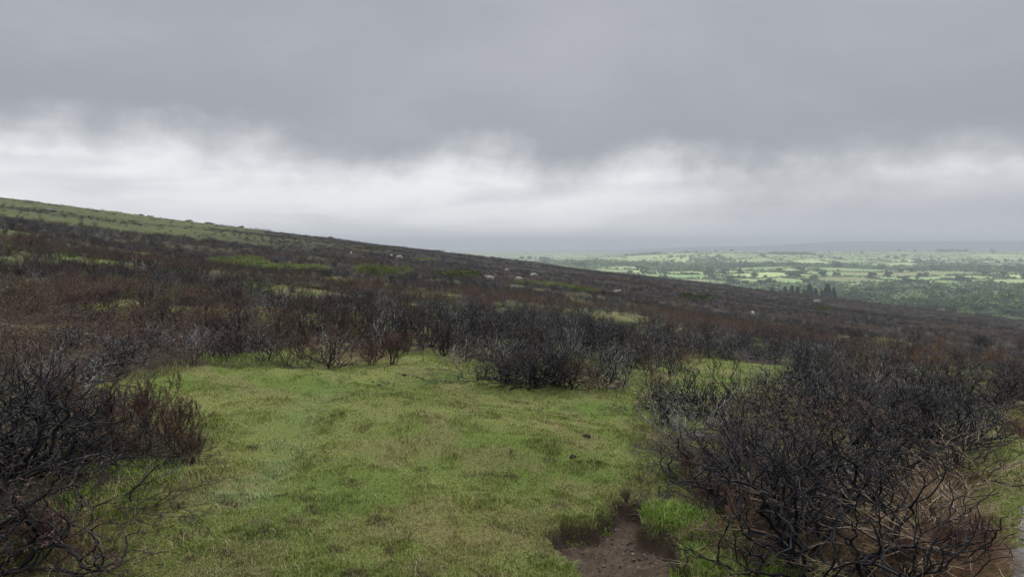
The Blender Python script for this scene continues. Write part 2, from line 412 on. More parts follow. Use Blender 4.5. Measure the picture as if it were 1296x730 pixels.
# ------------------------------------------------------------------ grass blades
rs = np.random.RandomState(5)
def blades(name, x, y, hgt, wid, col, lean=.5, **props):
    n = len(x); z = Hh(x, y) - .004
    th = rs.rand(n) * 2 * math.pi; ln = (rs.rand(n) ** .7) * lean * hgt
    dx = np.cos(th) * ln; dy = np.sin(th) * ln
    fx = rs.rand(n) * 2 * math.pi; ax = np.cos(fx) * wid * .5; ay = np.sin(fx) * wid * .5
    B = np.stack([x, y, z], 1); A = np.stack([ax, ay, 0 * ax], 1)
    mid = B + np.stack([dx * .35, dy * .35, hgt * .6], 1); tip = B + np.stack([dx, dy, hgt * (.95 - .3 * rs.rand(n))], 1)
    V = np.stack([B - A, B + A, mid + A * .8, mid - A * .8, tip], 1).reshape(-1, 3)
    b = (np.arange(n) * 5)[:, None]
    Fc = np.concatenate([np.concatenate([b, b + 1, b + 2], 1), np.concatenate([b, b + 2, b + 3], 1), np.concatenate([b + 3, b + 2, b + 4], 1)], 0)
    c = np.repeat(col, 5, axis=0)
    return link(name, mesh_np(name, V, Fc, m_blade, False, c), **props)
def lawn_blades():
    N = 1500000
    t = rs.uniform(-.80, .80, N); iy = rs.uniform(1 / 22., 1 / 2.6, N); y = 1 / iy; x = t * y
    s = lawn_mask(x, y); n1 = fbm(x, y, .5, 3, 111); n2 = fbm(x, y, 1.1, 4, 81)
    dirt = sdf_poly(x, y, DIRT) + (fbm(x, y, .16, 3, 51) - .5) * .16
    path = sdf_poly(x, y, PATH) + (fbm(x, y, .35, 3, 101) - .5) * .22
    moss = ss(fbm(x, y, 6, 4, 85) + (fbm(x, y, .22, 3, 83) - .5) * .4, .50, .62)
    p = np.maximum(ss(s + (n1 - .5) * .5, -.25, .1), moss * .5) * (.55 + .45 * ss(n1, .3, .6))
    p = np.maximum(p, np.where(np.hypot(x, y) < 9, .34, .16))
    p = p * (1 - ss(dirt, -.01, .03) * .985) * (1 - ss(path, -.05, .05))
    k = rs.rand(N) < p; x, y, s, n1, n2, dirt = x[k], y[k], s[k], n1[k], n2[k], dirt[k]; n = len(x); r = np.hypot(x, y)
    edge = 1 - ss(np.abs(s + .15), .0, .35)
    edge = np.maximum(edge * ss(fbm(x, y, .5, 2, 113), .4, .6), .30 * (np.exp(-((dirt + .03) / .05) ** 2)))
    st_ = rs.rand(n) < .010; tf_ = ss(fbm(x, y, .16, 2, 129), .70, .80)
    hgt = (1 + 0.8 * tf_ + 1.6 * st_) * (.007 + .014 * rs.rand(n) + .016 * ss(fbm(x, y, .15, 3, 125), .45, .7)) * (1 + 2.0 * edge)
    wid = (.0016 + .0014 * rs.rand(n)) * (1 + r * .10)
    q = rs.rand(n); a = fbm(x, y, .6, 4, 89); b = fbm(x, y, .16, 2, 115)
    f1 = fbm(x, y, .17, 3, 117); f2 = fbm(x, y, .38, 3, 119)
    c = lerp((.130, .190, .034), (.262, .300, .070), np.clip(ss(n2, .3, .7) * .25 + ss(f2, .3, .7) * .3 + (q - .5) * .6 + .2, 0, 1))
    c = lerp(c, np.array((.33, .265, .125)), (q[::-1] < (.10 + .48 * ss(a * .5 + f1 * .5, .49, .63))) * (.4 + .4 * b))
    c[st_] = np.array((.36, .30, .17)); c = c * (1 - .10 * tf_)[:, None]
    tr = np.exp(-(seg_dist(x, y, TRAIL) + (n1 - .5) * .25) ** 2 / .022); c = lerp(c, np.array((.30, .37, .16)), tr * .85)
    dry = (1 - ss(y, 3.5, 4.9)) * ss(fbm(x, y, .45, 3, 127), .42, .6); c = lerp(c, np.array((.30, .235, .125)), (rs.rand(n) < dry * .6) * .75)
    c = lerp(c, np.array((.12, .085, .055)), (rs.rand(n) < .6 * ss(fbm(x, y, .13, 2, 123), .70, .80)))
    c = c * (.75 + .5 * rs.rand(n))[:, None]
    blades('grass', x, y, hgt, wid, c, .9, kind='stuff', label='short green and straw coloured turf in the burnt moor clearing', category='grass')
lawn_blades()

# ------------------------------------------------------------------ twiggy bushes
def grow(seed, stems=10, h=1.0, lean=(15, 60), step=.07, crook=.33, fork=.33, r0=.010, rmin=.0016, shrink=.955, up=.10, maxseg=2500, base_r=.10, child=.72, drift=(0, 0)):
    rg = random.Random(seed); seg = []; q = []
    for k in range(stems):
        a = 2 * math.pi * (k + rg.random() * .8) / stems; l = R(rg.uniform(*lean))
        d = np.array([math.cos(a) * math.sin(l), math.sin(a) * math.sin(l), math.cos(l)])
        q.append((np.array([math.cos(a) * base_r * rg.random(), math.sin(a) * base_r * rg.random(), -.03]), d, r0 * rg.uniform(.65, 1.1), 0))
    while q and len(seg) < maxseg:
        q.sort(key=lambda e: -e[2]); p, d, r, lv = q.pop(0)
        n = rg.randint(2, 4)
        for _ in range(n):
            d = d + np.array([rg.gauss(0, crook), rg.gauss(0, crook), rg.gauss(0, crook * .8) + up]) + np.array([drift[0], drift[1], 0]) * .1
            if p[2] < .05 and d[2] < .15: d[2] = .2
            d /= np.linalg.norm(d); L = step * rg.uniform(.6, 1.3) * (.5 + .5 * min(1, r / r0 * 1.6)); p2 = p + d * L; r2 = r * shrink
            seg.append((p, p2, r, r2, lv)); p, r = p2, r2
        if r < rmin: continue
        nc = 2 if rg.random() < fork + .5 else 1
        for c in range(nc):
            v = np.array([rg.gauss(0, 1), rg.gauss(0, 1), rg.gauss(0, 1)]); v -= d * v.dot(d); v /= np.linalg.norm(v) + 1e-9
            an = R(rg.uniform(18, 48)) * (1 if c else .55); d2 = d * math.cos(an) + v * math.sin(an)
            q.append((p, d2, r * (child if c else .88), lv + 1))
    P0 = np.array([s[0] for s in seg]); P1 = np.array([s[1] for s in seg]); a0 = np.array([s[2] for s in seg]); a1 = np.array([s[3] for s in seg])
    top = np.percentile(P1[:, 2], 99.3); k = h / top
    return P0 * k, P1 * k, a0, a1
def needles(P0, P1, R0, seed, rsel, per, ln, wd, spread=.8):
    rg = np.random.RandomState(seed); i = np.where(R0 < rsel)[0]; i = np.repeat(i, per); n = len(i)
    D = P1[i] - P0[i]; L = np.linalg.norm(D, axis=1, keepdims=True) + 1e-9; D = D / L
    B = P0[i] + (P1[i] - P0[i]) * rg.rand(n, 1); V = D + rg.randn(n, 3) * spread; V /= np.linalg.norm(V, axis=1, keepdims=True)
    S = np.cross(V, rg.randn(n, 3)); S /= np.linalg.norm(S, axis=1, keepdims=True) + 1e-9
    l = ln * (.5 + rg.rand(n, 1)); w_ = wd * (.6 + .8 * rg.rand(n, 1))
    T = B + V * l; M_ = B + V * l * .5
    Vv = np.stack([B, M_ + S * w_ * .5, T, M_ - S * w_ * .5], 1).reshape(-1, 3); b = (np.arange(n) * 4)[:, None]
    return Vv, np.concatenate([b, b + 1, b + 2, b + 3], 1)
PROTO = {}
def proto(key, mat, fol=None, sides=4, nd=None, tips=None, **kw):
    P0, P1, a0, a1 = grow(**kw)
    V, Fc = tubes(P0, P1, a0, a1, sides); mats = [mat]; mi = np.zeros(len(Fc), int)
    if tips:                                   # a share of the twigs bleached pale
        rg = np.random.RandomState(kw['seed']); f = rg.rand(len(P0)) < tips; mi = np.tile(f.astype(int), sides); mats = [mat, (m_brown if 'near' in key else m_silver) if mat is m_char else m_pale]
    me = mesh_np(key + '_stems', V, Fc, None, True, mats=mats, midx=mi)
    fo = None
    if fol:
        V2, F2 = needles(P0, P1, a0, kw['seed'] + 1, **nd); fo = mesh_np(key + '_foliage', V2, F2, fol)
    PROTO[key] = (me, fo)
# near, finely built
for k in range(4):
    proto(f'char_near{k}', m_char, [None, None, m_fol_wine, m_fol_tan][k], nd=dict(rsel=.0036, per=2, ln=.030, wd=.006, spread=.6), sides=6, tips=.03, seed=10 + k, stems=[14, 11, 13, 10][k], h=1.0, lean=(14, 74), step=.074, crook=.38, r0=[.021, .0165, .018, .0155][k], rmin=.0028, shrink=.960, up=.10, maxseg=[3300, 2600, 3000, 2300][k])
proto('char_near4', m_char, sides=6, tips=.05, seed=21, stems=9, h=1.0, lean=(45, 82), step=.12, crook=.26, r0=.011, rmin=.002, shrink=.955, up=.03, maxseg=3600)
for k in range(3):
    proto(f'heath_near{k}', m_brown if k else m_char, m_fol_wine, 5, dict(rsel=.0045, per=12, ln=.038, wd=.006, spread=.45), seed=30 + k, stems=14, h=1.0, lean=(5, 45), step=.085, crook=.18, r0=.007, rmin=.0017, shrink=.95, up=.20, maxseg=3000)
proto('rust_near0', m_brown, m_fol_tan, 5, dict(rsel=.0042, per=9, ln=.032, wd=.008, spread=.8), seed=40, stems=12, h=1.0, lean=(10, 60), step=.08, crook=.28, r0=.007, rmin=.0018, shrink=.95, up=.12, maxseg=2600)
for k in range(3):
    proto(f'lying{k}', m_brown, sides=5, tips=.6, seed=50 + k, stems=16, h=1.0, lean=(45, 88), step=.17, crook=.17, r0=.0075, rmin=.0019, shrink=.962, up=.0, maxseg=2400, base_r=.35, drift=(1, .2))
# middle distance
for k in range(6):
    proto(f'char_mid{k}', m_char, sides=3, tips=[.10, .26, .16, .38, .12, .20][k], seed=60 + k, stems=[9, 12, 8, 14, 10, 7][k], h=1.0, lean=(5, 50), step=.11, crook=.30, r0=.0125, rmin=.0034, shrink=.95, up=.16, maxseg=900)
for k in range(3):
    proto(f'heath_mid{k}', m_char if k == 1 else m_brown, m_fol_brown, 3, dict(rsel=.0065, per=3, ln=.045, wd=.012, spread=.6), seed=70 + k, stems=12, h=1.0, lean=(5, 50), step=.10, crook=.22, r0=.009, rmin=.0034, shrink=.95, up=.18, maxseg=800)
for k in range(2):
    proto(f'rust_mid{k}', m_brown, m_fol_rust, 3, dict(rsel=.0065, per=3, ln=.045, wd=.013, spread=.9), seed=80 + k, stems=12, h=1.0, lean=(10, 62), step=.10, crook=.28, r0=.009, rmin=.0034, shrink=.95, up=.13, maxseg=750)
for k in range(2):
    proto(f'silver_mid{k}', m_silver, sides=3, tips=None, seed=90 + k, stems=9, h=1.0, lean=(5, 45), step=.11, crook=.28, r0=.010, rmin=.0034, shrink=.95, up=.18, maxseg=600)
def leafy(key, mat, seed, n, size, lump=.35, fw=.55):
    """low cushion of small leaves: a shrub 1 m across and 0.5 m high"""
    rg = np.random.RandomState(seed); c = rg.randn(9, 3) * np.array([.26, .26, .10]); c[:, 2] = np.abs(c[:, 2]) + .12
    i = rg.randint(0, 9, n); d = rg.randn(n, 3); d /= np.linalg.norm(d, axis=1, keepdims=True)
    P = c[i] + d * np.array([.24, .24, .2]) * (.6 + .45 * rg.rand(n, 1)); P[:, 2] = np.abs(P[:, 2])
    up = d + np.array([0, 0, .8]) + rg.randn(n, 3) * .4; up /= np.linalg.norm(up, axis=1, keepdims=True)
    s = np.cross(up, rg.randn(n, 3)); s /= np.linalg.norm(s, axis=1, keepdims=True); l = size * (.6 + .8 * rg.rand(n, 1))
    V = np.stack([P, P + up * l * .5 + s * l * fw * .5, P + up * l, P + up * l * .5 - s * l * fw * .5], 1).reshape(-1, 3); b = (np.arange(n) * 4)[:, None]
    PROTO[key] = (None, mesh_np(key, V, np.concatenate([b, b + 1, b + 2, b + 3], 1), mat))
for k in range(2): leafy(f'green{k}', m_fol_green, 200 + k, 14000, .022)
for k in range(2): leafy(f'gorse{k}', m_fol_dkgreen, 210 + k, 5000, .042)
for k in range(2): leafy(f'lowgreen{k}', m_fol_low, 230 + k, 1300, .055)
def tussock(key, seed):
    rg = np.random.RandomState(seed); n = 500; a = rg.rand(n) * 6.283; l = R(12) + R(68) * rg.rand(n); L = .45 + .6 * rg.rand(n)
    D = np.stack([np.cos(a) * np.sin(l), np.sin(a) * np.sin(l), np.cos(l)], 1); B = D * np.array([1, 1, 0]) * .12; M_ = B + D * L[:, None] * .55; T = B + D * L[:, None]; T[:, 2] -= .22 * np.sin(l) * L; S = np.stack([-np.sin(a), np.cos(a), 0 * a], 1) * .009
    V = np.stack([B - S, B + S, M_ + S, M_ - S, T, T + S * .1], 1).reshape(-1, 3); b = (np.arange(n) * 6)[:, None]
    PROTO[key] = (None, mesh_np(key, V, np.concatenate([np.concatenate([b, b + 1, b + 2, b + 3], 1), np.concatenate([b + 3, b + 2, b + 5, b + 4], 1)]), m_straw))
for k in range(2): tussock(f'tussock_mid{k}', 240 + k)
def strands(key, mat, seed, n=1500, h=1.0, w_=.0028, drift=(.5, -.3)):
    rg = np.random.RandomState(seed); a = rg.rand(n) * 6.283; l = R(15) + R(62) * rg.rand(n); L = h * (.5 + .7 * rg.rand(n)); r_ = .35 * np.sqrt(rg.rand(n)); a2 = rg.rand(n) * 6.283
    D = np.stack([np.cos(a) * np.sin(l) + drift[0], np.sin(a) * np.sin(l) + drift[1], np.cos(l)], 1); B = np.stack([np.cos(a2) * r_, np.sin(a2) * r_, 0 * r_], 1); P = [B]; d = D.copy()
    for k in range(4):
        d = d + rg.randn(n, 3) * .22; d[:, 2] -= .30; d /= np.linalg.norm(d, axis=1, keepdims=True); P.append(P[-1] + d * L[:, None] / 4); P[-1][:, 2] = np.maximum(P[-1][:, 2], .01)
    V = []; Fs = []; o = 0
    for k in range(4):
        v_, f_ = tubes(P[k], P[k + 1], np.full(n, w_ * (1 - .2 * k)), np.full(n, w_ * (.8 - .2 * k)), 3); V.append(v_); Fs.append(f_ + o); o += len(v_)
    PROTO[key] = (None, mesh_np(key, np.concatenate(V), np.concatenate(Fs), mat))
for k in range(2): strands(f'strand_near{k}', [m_bracken, m_strawd][k], 250 + k)
proto('sprig_near0', m_brown, m_fol_dkgreen, 4, dict(rsel=.0045, per=5, ln=.035, wd=.010, spread=.7), seed=47, stems=10, h=1.0, lean=(10, 60), step=.09, crook=.25, r0=.007, rmin=.002, shrink=.95, up=.12, maxseg=900)

NAMES = {'strand': 'dead_bracken_clump', 'lowgreen': 'bilberry_plant', 'tussock': 'grass_tussock', 'sprig': 'gorse_seedling', 'char': 'burnt_gorse_bush', 'heath': 'dead_heather_bush', 'rust': 'scorched_gorse_bush', 'lying': 'dead_twig_bush', 'silver': 'bleached_heather_bush', 'green': 'green_shrub', 'gorse': 'gorse_bush'}
CATS = {'strand': 'dead bracken', 'lowgreen': 'low plant', 'tussock': 'tussock', 'sprig': 'gorse seedling', 'char': 'burnt bush', 'heath': 'heather bush', 'rust': 'scorched bush', 'lying': 'dead bush', 'silver': 'bleached bush', 'green': 'shrub', 'gorse': 'gorse bush'}
def kind_of(key): return key.rstrip('0123456789').split('_')[0]
def bush(key, x, y, h, wd=1.0, rz=0, label='', group=None, tilt=(0, 0), sink=.0):
    st, fo = PROTO[key]; k = kind_of(key); nm = NAMES[k]; z = H1(x, y) - sink
    sc = (wd, wd, h)
    if st and fo:
        o = link(nm, None, (x, y, z), rz, sc); o.empty_display_size = .2
        link('stems', st, parent=o); link('withered_foliage', fo, parent=o)
    else: o = link(nm, st or fo, (x, y, z), rz, sc)
    o.rotation_euler = (tilt[0], tilt[1], rz)
    o['label'] = label; o['category'] = CATS[k]
    if group: o['group'] = group
    return o

# hand-placed foreground: (proto, u, v, height, width scale, rz, label)
NEAR = [
 ('char_near0', -70, 655, 0.877, 1.113, .3, 'charred black gorse bush cut off by the left edge of the photo'),
 ('char_near1', 28, 600, 0.7, 1.007, 2.1, 'tallest bare black bush at far left, twigs fanning over the turf'),
 ('char_near2', -25, 730, 0.533, 0.901, 4.0, 'low black twiggy bush in the bottom left corner'),
 ('char_near3', 95, 585, 0.533, 0.848, 1.0, 'bare black bush in front of the brown feathery heather at left'),
 ('char_near4', 120, 640, 0.275, 0.795, 5.0, 'sprawling black bush whose branches reach right over the grass at left'),
 ('heath_near1', 180, 572, .56, .62, .0, 'wine brown feathery heather bush standing at the lawn edge at left'),
 ('heath_near2', 226, 578, .46, .46, 1.6, 'small brown heather tuft at the right end of the left thicket'),
 ('heath_near0', 85, 540, .48, .5, 2.6, 'dark brown heather half hidden behind the black twigs at left'),
 ('heath_near0', 60, 700, .26, .4, 3.6, 'low reddish heather clump near the bottom left corner'),
 ('char_near0', 1035, 722, 0.791, 0.975, 1.2, 'largest charred bush in the right foreground, stems fanning from one base'),
 ('char_near2', 935, 640, 0.533, 0.795, .4, 'charred bush leaning left over the turf edge by the right thicket'),
 ('char_near1', 1135, 625, 0.619, 0.869, 3.3, 'charred bush just behind the largest one at right'),
 ('char_near3', 1075, 575, 0.533, 0.901, 5.3, 'dense black bush in the middle of the right thicket'),
 ('char_near0', 1195, 560, 0.585, 0.901, 2.4, 'black bush of fine twigs above the pale dead stems at right'),
 ('char_near2', 1265, 520, 0.602, 0.954, 3.9, 'tall black bush against the right edge of the photo'),
 ('char_near1', 1160, 510, 0.568, 0.954, .9, 'bushy black gorse on the skyline side of the right thicket'),
 ('char_near3', 1000, 545, 0.430, 0.848, 2.0, 'low charred bush between the big right bush and the lawn pocket'),
 ('char_near4', 880, 585, 0.258, 0.636, .8, 'flat sprawling black branches on the turf at the thicket corner'),
 ('rust_near0', 905, 700, .22, .3, .0, 'small rust brown sprig low in the grass beside the bare soil'),
 ('rust_near0', 945, 690, .42, .26, 2.2, 'upright tan sprig in front of the big right bush'),
 ('heath_near1', 872, 610, .26, .34, 3.1, 'reddish brown heather clump at the left foot of the right thicket'),
 ('rust_near0', 1075, 470, .72, .8, 4.0, 'rusty brown bush behind the black right thicket'),
 ('lying0', 1165, 700, .42, .80, 2.8, 'tangle of pale tan dead stems lying at lower right'),
 ('lying1', 1110, 735, .34, .75, 3.5, 'pale dead stems lying along the bottom edge at right'),
 ('lying2', 1205, 640, .40, .72, 2.6, 'pale brown dead stems bent toward the grass verge'),
 ('lying0', 1235, 600, .36, .66, .4, 'grey brown dead twigs beside the mossy verge at right'),
 ('lying1', 1288, 560, .40, .5, 2.0, 'tan dead stems leaning over the verge at the right edge'),
 ('heath_near2', 1232, 705, .26, .32, .5, 'dark brown heather cushion next to the grey path'),
 ('heath_near1', 1200, 720, .28, .34, 1.5, 'brown withered heather in the bottom right corner left of the path'),
 ('char_near1', 672, 488, 0.6, 0.848, .0, 'tall black bush standing at the middle of the far lawn edge'),
 ('char_near4', 600, 480, 0.292, 0.954, 2.9, 'low sprawling black branches left of the tall central bush'),
 ('char_near3', 722, 492, 0.430, 0.583, 3.4, 'small black bush right of the tall central bush'),
 ('rust_near0', 742, 490, .42, .40, 1.1, 'round russet bush at the right end of the central group'),
 ('char_near2', 838, 520, 0.361, 0.445, .3, 'small black bush jutting onto the lawn from the right thicket'),
 ('char_near1', 878, 512, 0.473, 0.530, 4.4, 'black bush with thick stubs between the lawn and its pocket'),
 ('rust_near0', 828, 505, .40, .42, 5.1, 'fox red bush behind the small black bush by the lawn'),
 ('char_near4', 800, 520, 0.172, 0.424, 3.0, 'thin black branches poking left onto the lawn'),
 ('heath_near0', 498, 462, .42, .6, .2, 'dark brown heather at the far lawn edge left of the gap'),
 ('heath_near2', 470, 462, .36, .5, 2.2, 'low brown heather beside the far end of the sheep trail'),
 ('char_near3', 420, 466, 0.430, 0.636, 1.2, 'black stubby bush at the far end of the sheep trail'),
 ('heath_near1', 140, 560, .46, .5, 3.3, 'brown feathery heather in the middle of the left thicket'),
 ('heath_near2', 245, 585, .24, .28, .6, 'lowest feathery heather tuft, next to the torn clump on the lawn'),
 ('char_near2', 985, 665, 0.568, 0.721, 5.0, 'black bush wedged left of the largest charred bush'),
 ('char_near1', 1090, 670, 0.533, 0.700, 1.7, 'black bush wedged right of the largest charred bush'),
 ('char_near3', 1040, 620, 0.585, 0.795, 3.0, 'black bush straight behind the largest charred bush'),
 ('char_near2', 1180, 600, 0.568, 0.795, .2, 'black bush above the tangle of pale stems at right'),
 ('char_near0', 1110, 545, 0.568, 0.954, 5.6, 'wide black bush behind the middle of the right thicket'),
 ('char_near3', 1220, 510, 0.602, 1.007, 1.4, 'black bush in the second row at the right edge'),
 ('char_near2', 940, 580, 0.396, 0.700, 2.7, 'low dark bush right of the flat sprawling branches'),
 ('char_near1', 1045, 530, 0.499, 0.901, 4.7, 'dark bush behind the lawn pocket end of the right thicket'),
 ('char_near0', 1300, 500, 0.688, 1.007, .8, 'tallest black bush beyond the verge at the right edge'),
 ('rust_near0', 1100, 500, .55, .6, 2.0, 'tan brown bush glimpsed between black ones in the right thicket'),
 ('lying1', 1190, 665, .30, .75, 2.9, 'widest tangle of tan stems above the dark heather cushion at lower right'),
 ('lying2', 1130, 690, .34, .70, 3.3, 'tan stems mixed with black twigs right of the largest charred bush'),
 ('heath_near0', 1140, 722, .22, .34, 2.5, 'reddish brown litter and heather among pale stems at the bottom edge'),
 ('heath_near0', 950, 725, .18, .26, 1.0, 'small russet heather by the grass tufts at the bottom edge'),
 ('char_near2', 640, 484, 0.42, 0.657, 2.2, 'black bush touching the tall central bush on its left'),
 ('char_near0', 700, 486, 0.48, 0.636, 4.6, 'black bush touching the tall central bush on its right'),
 ('strand_near0', 1200, 695, .36, .40, .5, 'orange brown dead bracken spilling toward the grey path'),
 ('strand_near1', 1180, 655, .42, .55, 2.2, 'straw coloured dead stems heaped behind the orange bracken'),
 ('strand_near1', 1120, 700, .36, .55, 5.0, 'straw coloured stems flopped over at the bottom right of the big black bush'),
 ('strand_near0', 1165, 730, .34, .50, 1.1, 'dark orange bracken on the bottom edge left of the path'),
 ('strand_near0', 1205, 622, .34, .42, 2.8, 'brown bracken mixed with grey twigs next to the verge'),
 ('strand_near1', 1310, 545, .42, .6, 4.2, 'tall straw stems at the right edge above the verge'),
 ('strand_near0', 120, 570, .22, .4, 2.2, 'brown dead bracken under the feathery heather at left'),
 ('strand_near0', 75, 690, .20, .4, 4.0, 'reddish dead bracken under the twigs at lower left'),
 ('strand_near0', 900, 625, .18, .35, 1.3, 'low brown bracken at the left foot of the right thicket'),
 ('strand_near0', 1000, 700, .20, .4, 3.0, 'brown bracken between the tan sprig and the largest charred bush'),
 ('rust_near0', 1180, 478, .85, .95, 1.9, 'broad rusty bush on top of the right thicket, nearer the centre'),
 ('rust_near0', 1255, 468, .85, .95, 4.9, 'broad rusty bush on top of the right thicket, at the photo edge'),
 ('heath_near1', 1130, 475, .55, .8, 2.9, 'dark brown heather between the rusty bushes of the right thicket'),
 ('rust_near0', 862, 470, .45, .6, 3.7, 'tawny bush left of the lawn pocket'),
 ('char_near0', 1243, 440, 1.35, 1.3, .8, 'tall black bush reaching the skyline near the right edge'),
 ('rust_near0', 1192, 444, 1.1, 1.4, 2.8, 'large rusty bush left of the tall skyline bush at right'),
 ('heath_near1', 1292, 446, 1.4, 1.4, 3.8, 'large dark heather bush at the right edge below the skyline'),
 ('rust_near0', 1120, 440, 1.0, 1.4, 4.8, 'large rusty bush below the valley trees at right'),
 ('char_near2', 1085, 434, 1.0, 1.3, 5.8, 'black bush left of the large rusty bushes at right'),
 ('char_near1', 1160, 432, 1.2, 1.4, 1.8, 'black bush between the two large rusty bushes at right'),
 ('rust_near0', 1275, 426, 1.4, 1.5, 1.0, 'farthest large rusty bush near the right edge'),
]
rngb = random.Random(4)
near_xy = []
for key, u, v, h, wd, rz, lab in NEAR:
    x, y = at(u, v); near_xy.append((x, y, wd * .6)); bush(key, x, y, h, wd * 1.0, rz, lab, tilt=(rngb.uniform(-.06, .06), rngb.uniform(-.06, .06)))

# scattered belt: nearest ones single, the rest one stuff object
ZONES = [  # (u, v, radius m, kind, strength)
 (120, 318, 8, 'rust', .6), (60, 340, 7, 'heath', .3), (210, 330, 6, 'heath', .5), (870, 405, 5, 'rust', .9), (1060, 438, 4, 'rust', .8), (1150, 440, 4, 'rust', .7), (1240, 425, 6, 'rust', .6), (70, 400, 5, 'rust', .5), (920, 415, 5, 'rust', .5),
 (720, 362, 12, 'rust', .5), (815, 362, 10, 'rust', .5), (480, 440, 2, 'heath', .7), (320, 410, 3, 'heath', .8), (40, 415, 2, 'rust', .6), (150, 420, 2, 'rust', .5), (1000, 400, 6, 'rust', .5), (960, 420, 3.5, 'rust', .6),
 (440, 335, 10, 'rust', .6), (830, 440, 2.5, 'char', 1), (750, 430, 3, 'char', 1), (1250, 440, 3, 'char', .9), (620, 430, 3, 'char', .6), (1100, 400, 6, 'char', .4)]
ZW = [(*ground_at(u, v), r, k, s) for u, v, r, k, s in ZONES]
SHEEP_UV = [(675, 353), (657, 356), (620, 358), (641, 346), (780, 370), (953, 398), (505, 328), (495, 325), (444, 323)]
SHEEP_XY = [ground_at(u, v) for u, v in SHEEP_UV]
def scatter():
    rg = np.random.RandomState(77); out_ = []
    def cells(rmin, rmax, sp, prob_bias):
        xs = np.arange(-rmax * .75, rmax * .75, sp); ys = np.arange(rmin * .7, rmax, sp)
        X_, Y_ = np.meshgrid(xs, ys); x = X_.ravel() + (rg.rand(X_.size) - .5) * sp * .9; y = Y_.ravel() + (rg.rand(X_.size) - .5) * sp * .9
        k = (np.abs(x) < y * .74 + 1.5) & (y >= rmin) & (y < rmax); return x[k], y[k]
    sets = [cells(6.5, 26, .41, 0), cells(26, 60, .62, 0), cells(60, 140, .95, 0), cells(140, 330, 1.6, 0)]
    for si, (x, y) in enumerate(sets):
        s = lawn_mask(x, y); n3 = fbm(x, y, 6, 4, 85); n4 = fbm(x, y, 2.5, 3, 121); gh = green_hill(x, y); rr_ = np.hypot(x, y)
        keep = (s < -.10) & (rg.rand(len(x)) > ss(n3, .56, .66) * .55 * (rr_ > 14)) & ((n4 > .36) | (s > -.9)) & (rg.rand(len(x)) > gh * .96)
        for (nx, ny, nr) in near_xy: keep &= np.hypot(x - nx, y - ny) > nr * .8
        for (nx, ny) in SHEEP_XY: keep &= ~((np.abs(x * ny - y * nx) / np.hypot(nx, ny) < 1.0) & (rr_ < np.hypot(nx, ny) + 1) & (rr_ > np.hypot(nx, ny) - 3.5))
        x, y = x[keep], y[keep]; out_.append((x, y, np.full(len(x), [.74, .88, 1.25, 2.0][si])))
    x = np.concatenate([o[0] for o in out_]); y = np.concatenate([o[1] for o in out_]); base = np.concatenate([o[2] for o in out_])
    n = len(x); q = rg.rand(n); nk = fbm(x, y, 9, 3, 131); nk2 = fbm(x, y, 3.2, 3, 133)
    kind = np.where(nk2 + (q - .5) * .4 > .68, 'heath', 'char').astype(object)
    kind[(nk + (rg.rand(n) - .5) * .3) > .73] = 'rust'
    kind[rg.rand(n) < .20 - .14 * ss(np.hypot(x, y), 25, 60)] = 'silver'; q2 = rg.rand(n); gn_ = fbm(x, y, 3, 3, 135); nr_ = (1 - .93 * ss(np.hypot(x, y), 24, 60)) * ss(np.hypot(x, y), 13, 15); kind[q2 < (.10 + .35 * ss(gn_, .55, .65)) * nr_] = 'green'; kind[q2 > 1 - (.07 + .40 * ss(fbm(x, y, 2.6, 3, 137), .56, .64)) * nr_] = 'tussock'
    for zx, zy, zr, zk, zs in ZW:
        p = np.exp(-((x - zx) ** 2 + (y - zy) ** 2) / (zr * zr)) * zs; kind[rg.rand(n) < p] = zk
    return x, y, base, kind, rg
bx_, by_, bb_, bk_, rg_ = scatter()
order = np.argsort(np.hypot(bx_, by_)); bx_, by_, bb_, bk_ = bx_[order], by_[order], bb_[order], bk_[order]
nvar = {'green': 2, 'tussock': 2, 'char': 6, 'heath': 3, 'rust': 2, 'silver': 2}
hb = (.25 + .31 * rg_.rand(len(bx_))) * (.55 + .9 * fbm(bx_, by_, 3.5, 2, 141)); hb[bk_ == 'silver'] *= .85; hb[bk_ == 'green'] *= .75; hb[bk_ == 'tussock'] *= .75
wb = (.62 + .35 * rg_.rand(len(bx_))) * bb_
wb[bk_ == 'green'] *= .8
vi = np.array([rg_.randint(nvar[k]) for k in bk_])
hz_ = Hh(bx_, by_)
pu, pv = to_pix(bx_, by_, hz_)
in_view = (pu > -60) & (pu < 1356)
rn_ = np.hypot(bx_, by_); hb *= 1 - .35 * (1 - ss(pu, 250, 420)) * (1 - ss(rn_, 14, 24)); hb *= 1.12; wb *= 1.08
single = np.zeros(len(bx_), bool); cnt = 0
for i in range(len(bx_)):
    if in_view[i] and cnt < 420: single[i] = True; cnt += 1
GL = {'char': ('charred black bush in the belt behind the lawn, %s', 'charred bushes in the belt behind the lawn, %s'),
      'heath': ('brown leafy heather bush in the belt behind the lawn, %s', 'brown heather bushes in the belt behind the lawn, %s'),
      'rust': ('rusty orange scorched bush in the belt behind the lawn, %s', 'rusty scorched bushes in the belt behind the lawn, %s'),
      'green': ('low green leafy plant in the belt behind the lawn, %s', 'low green plants in the belt behind the lawn, %s'),
      'tussock': ('straw coloured grass tussock in the belt behind the lawn, %s', 'straw tussocks in the belt behind the lawn, %s'),
      'silver': ('silver grey leafless bush in the belt behind the lawn, %s', 'silver grey bushes in the belt behind the lawn, %s')}
def where(u):
    return 'left quarter of the photo' if u < 324 else 'left of centre' if u < 648 else 'right of centre' if u < 972 else 'right quarter of the photo'
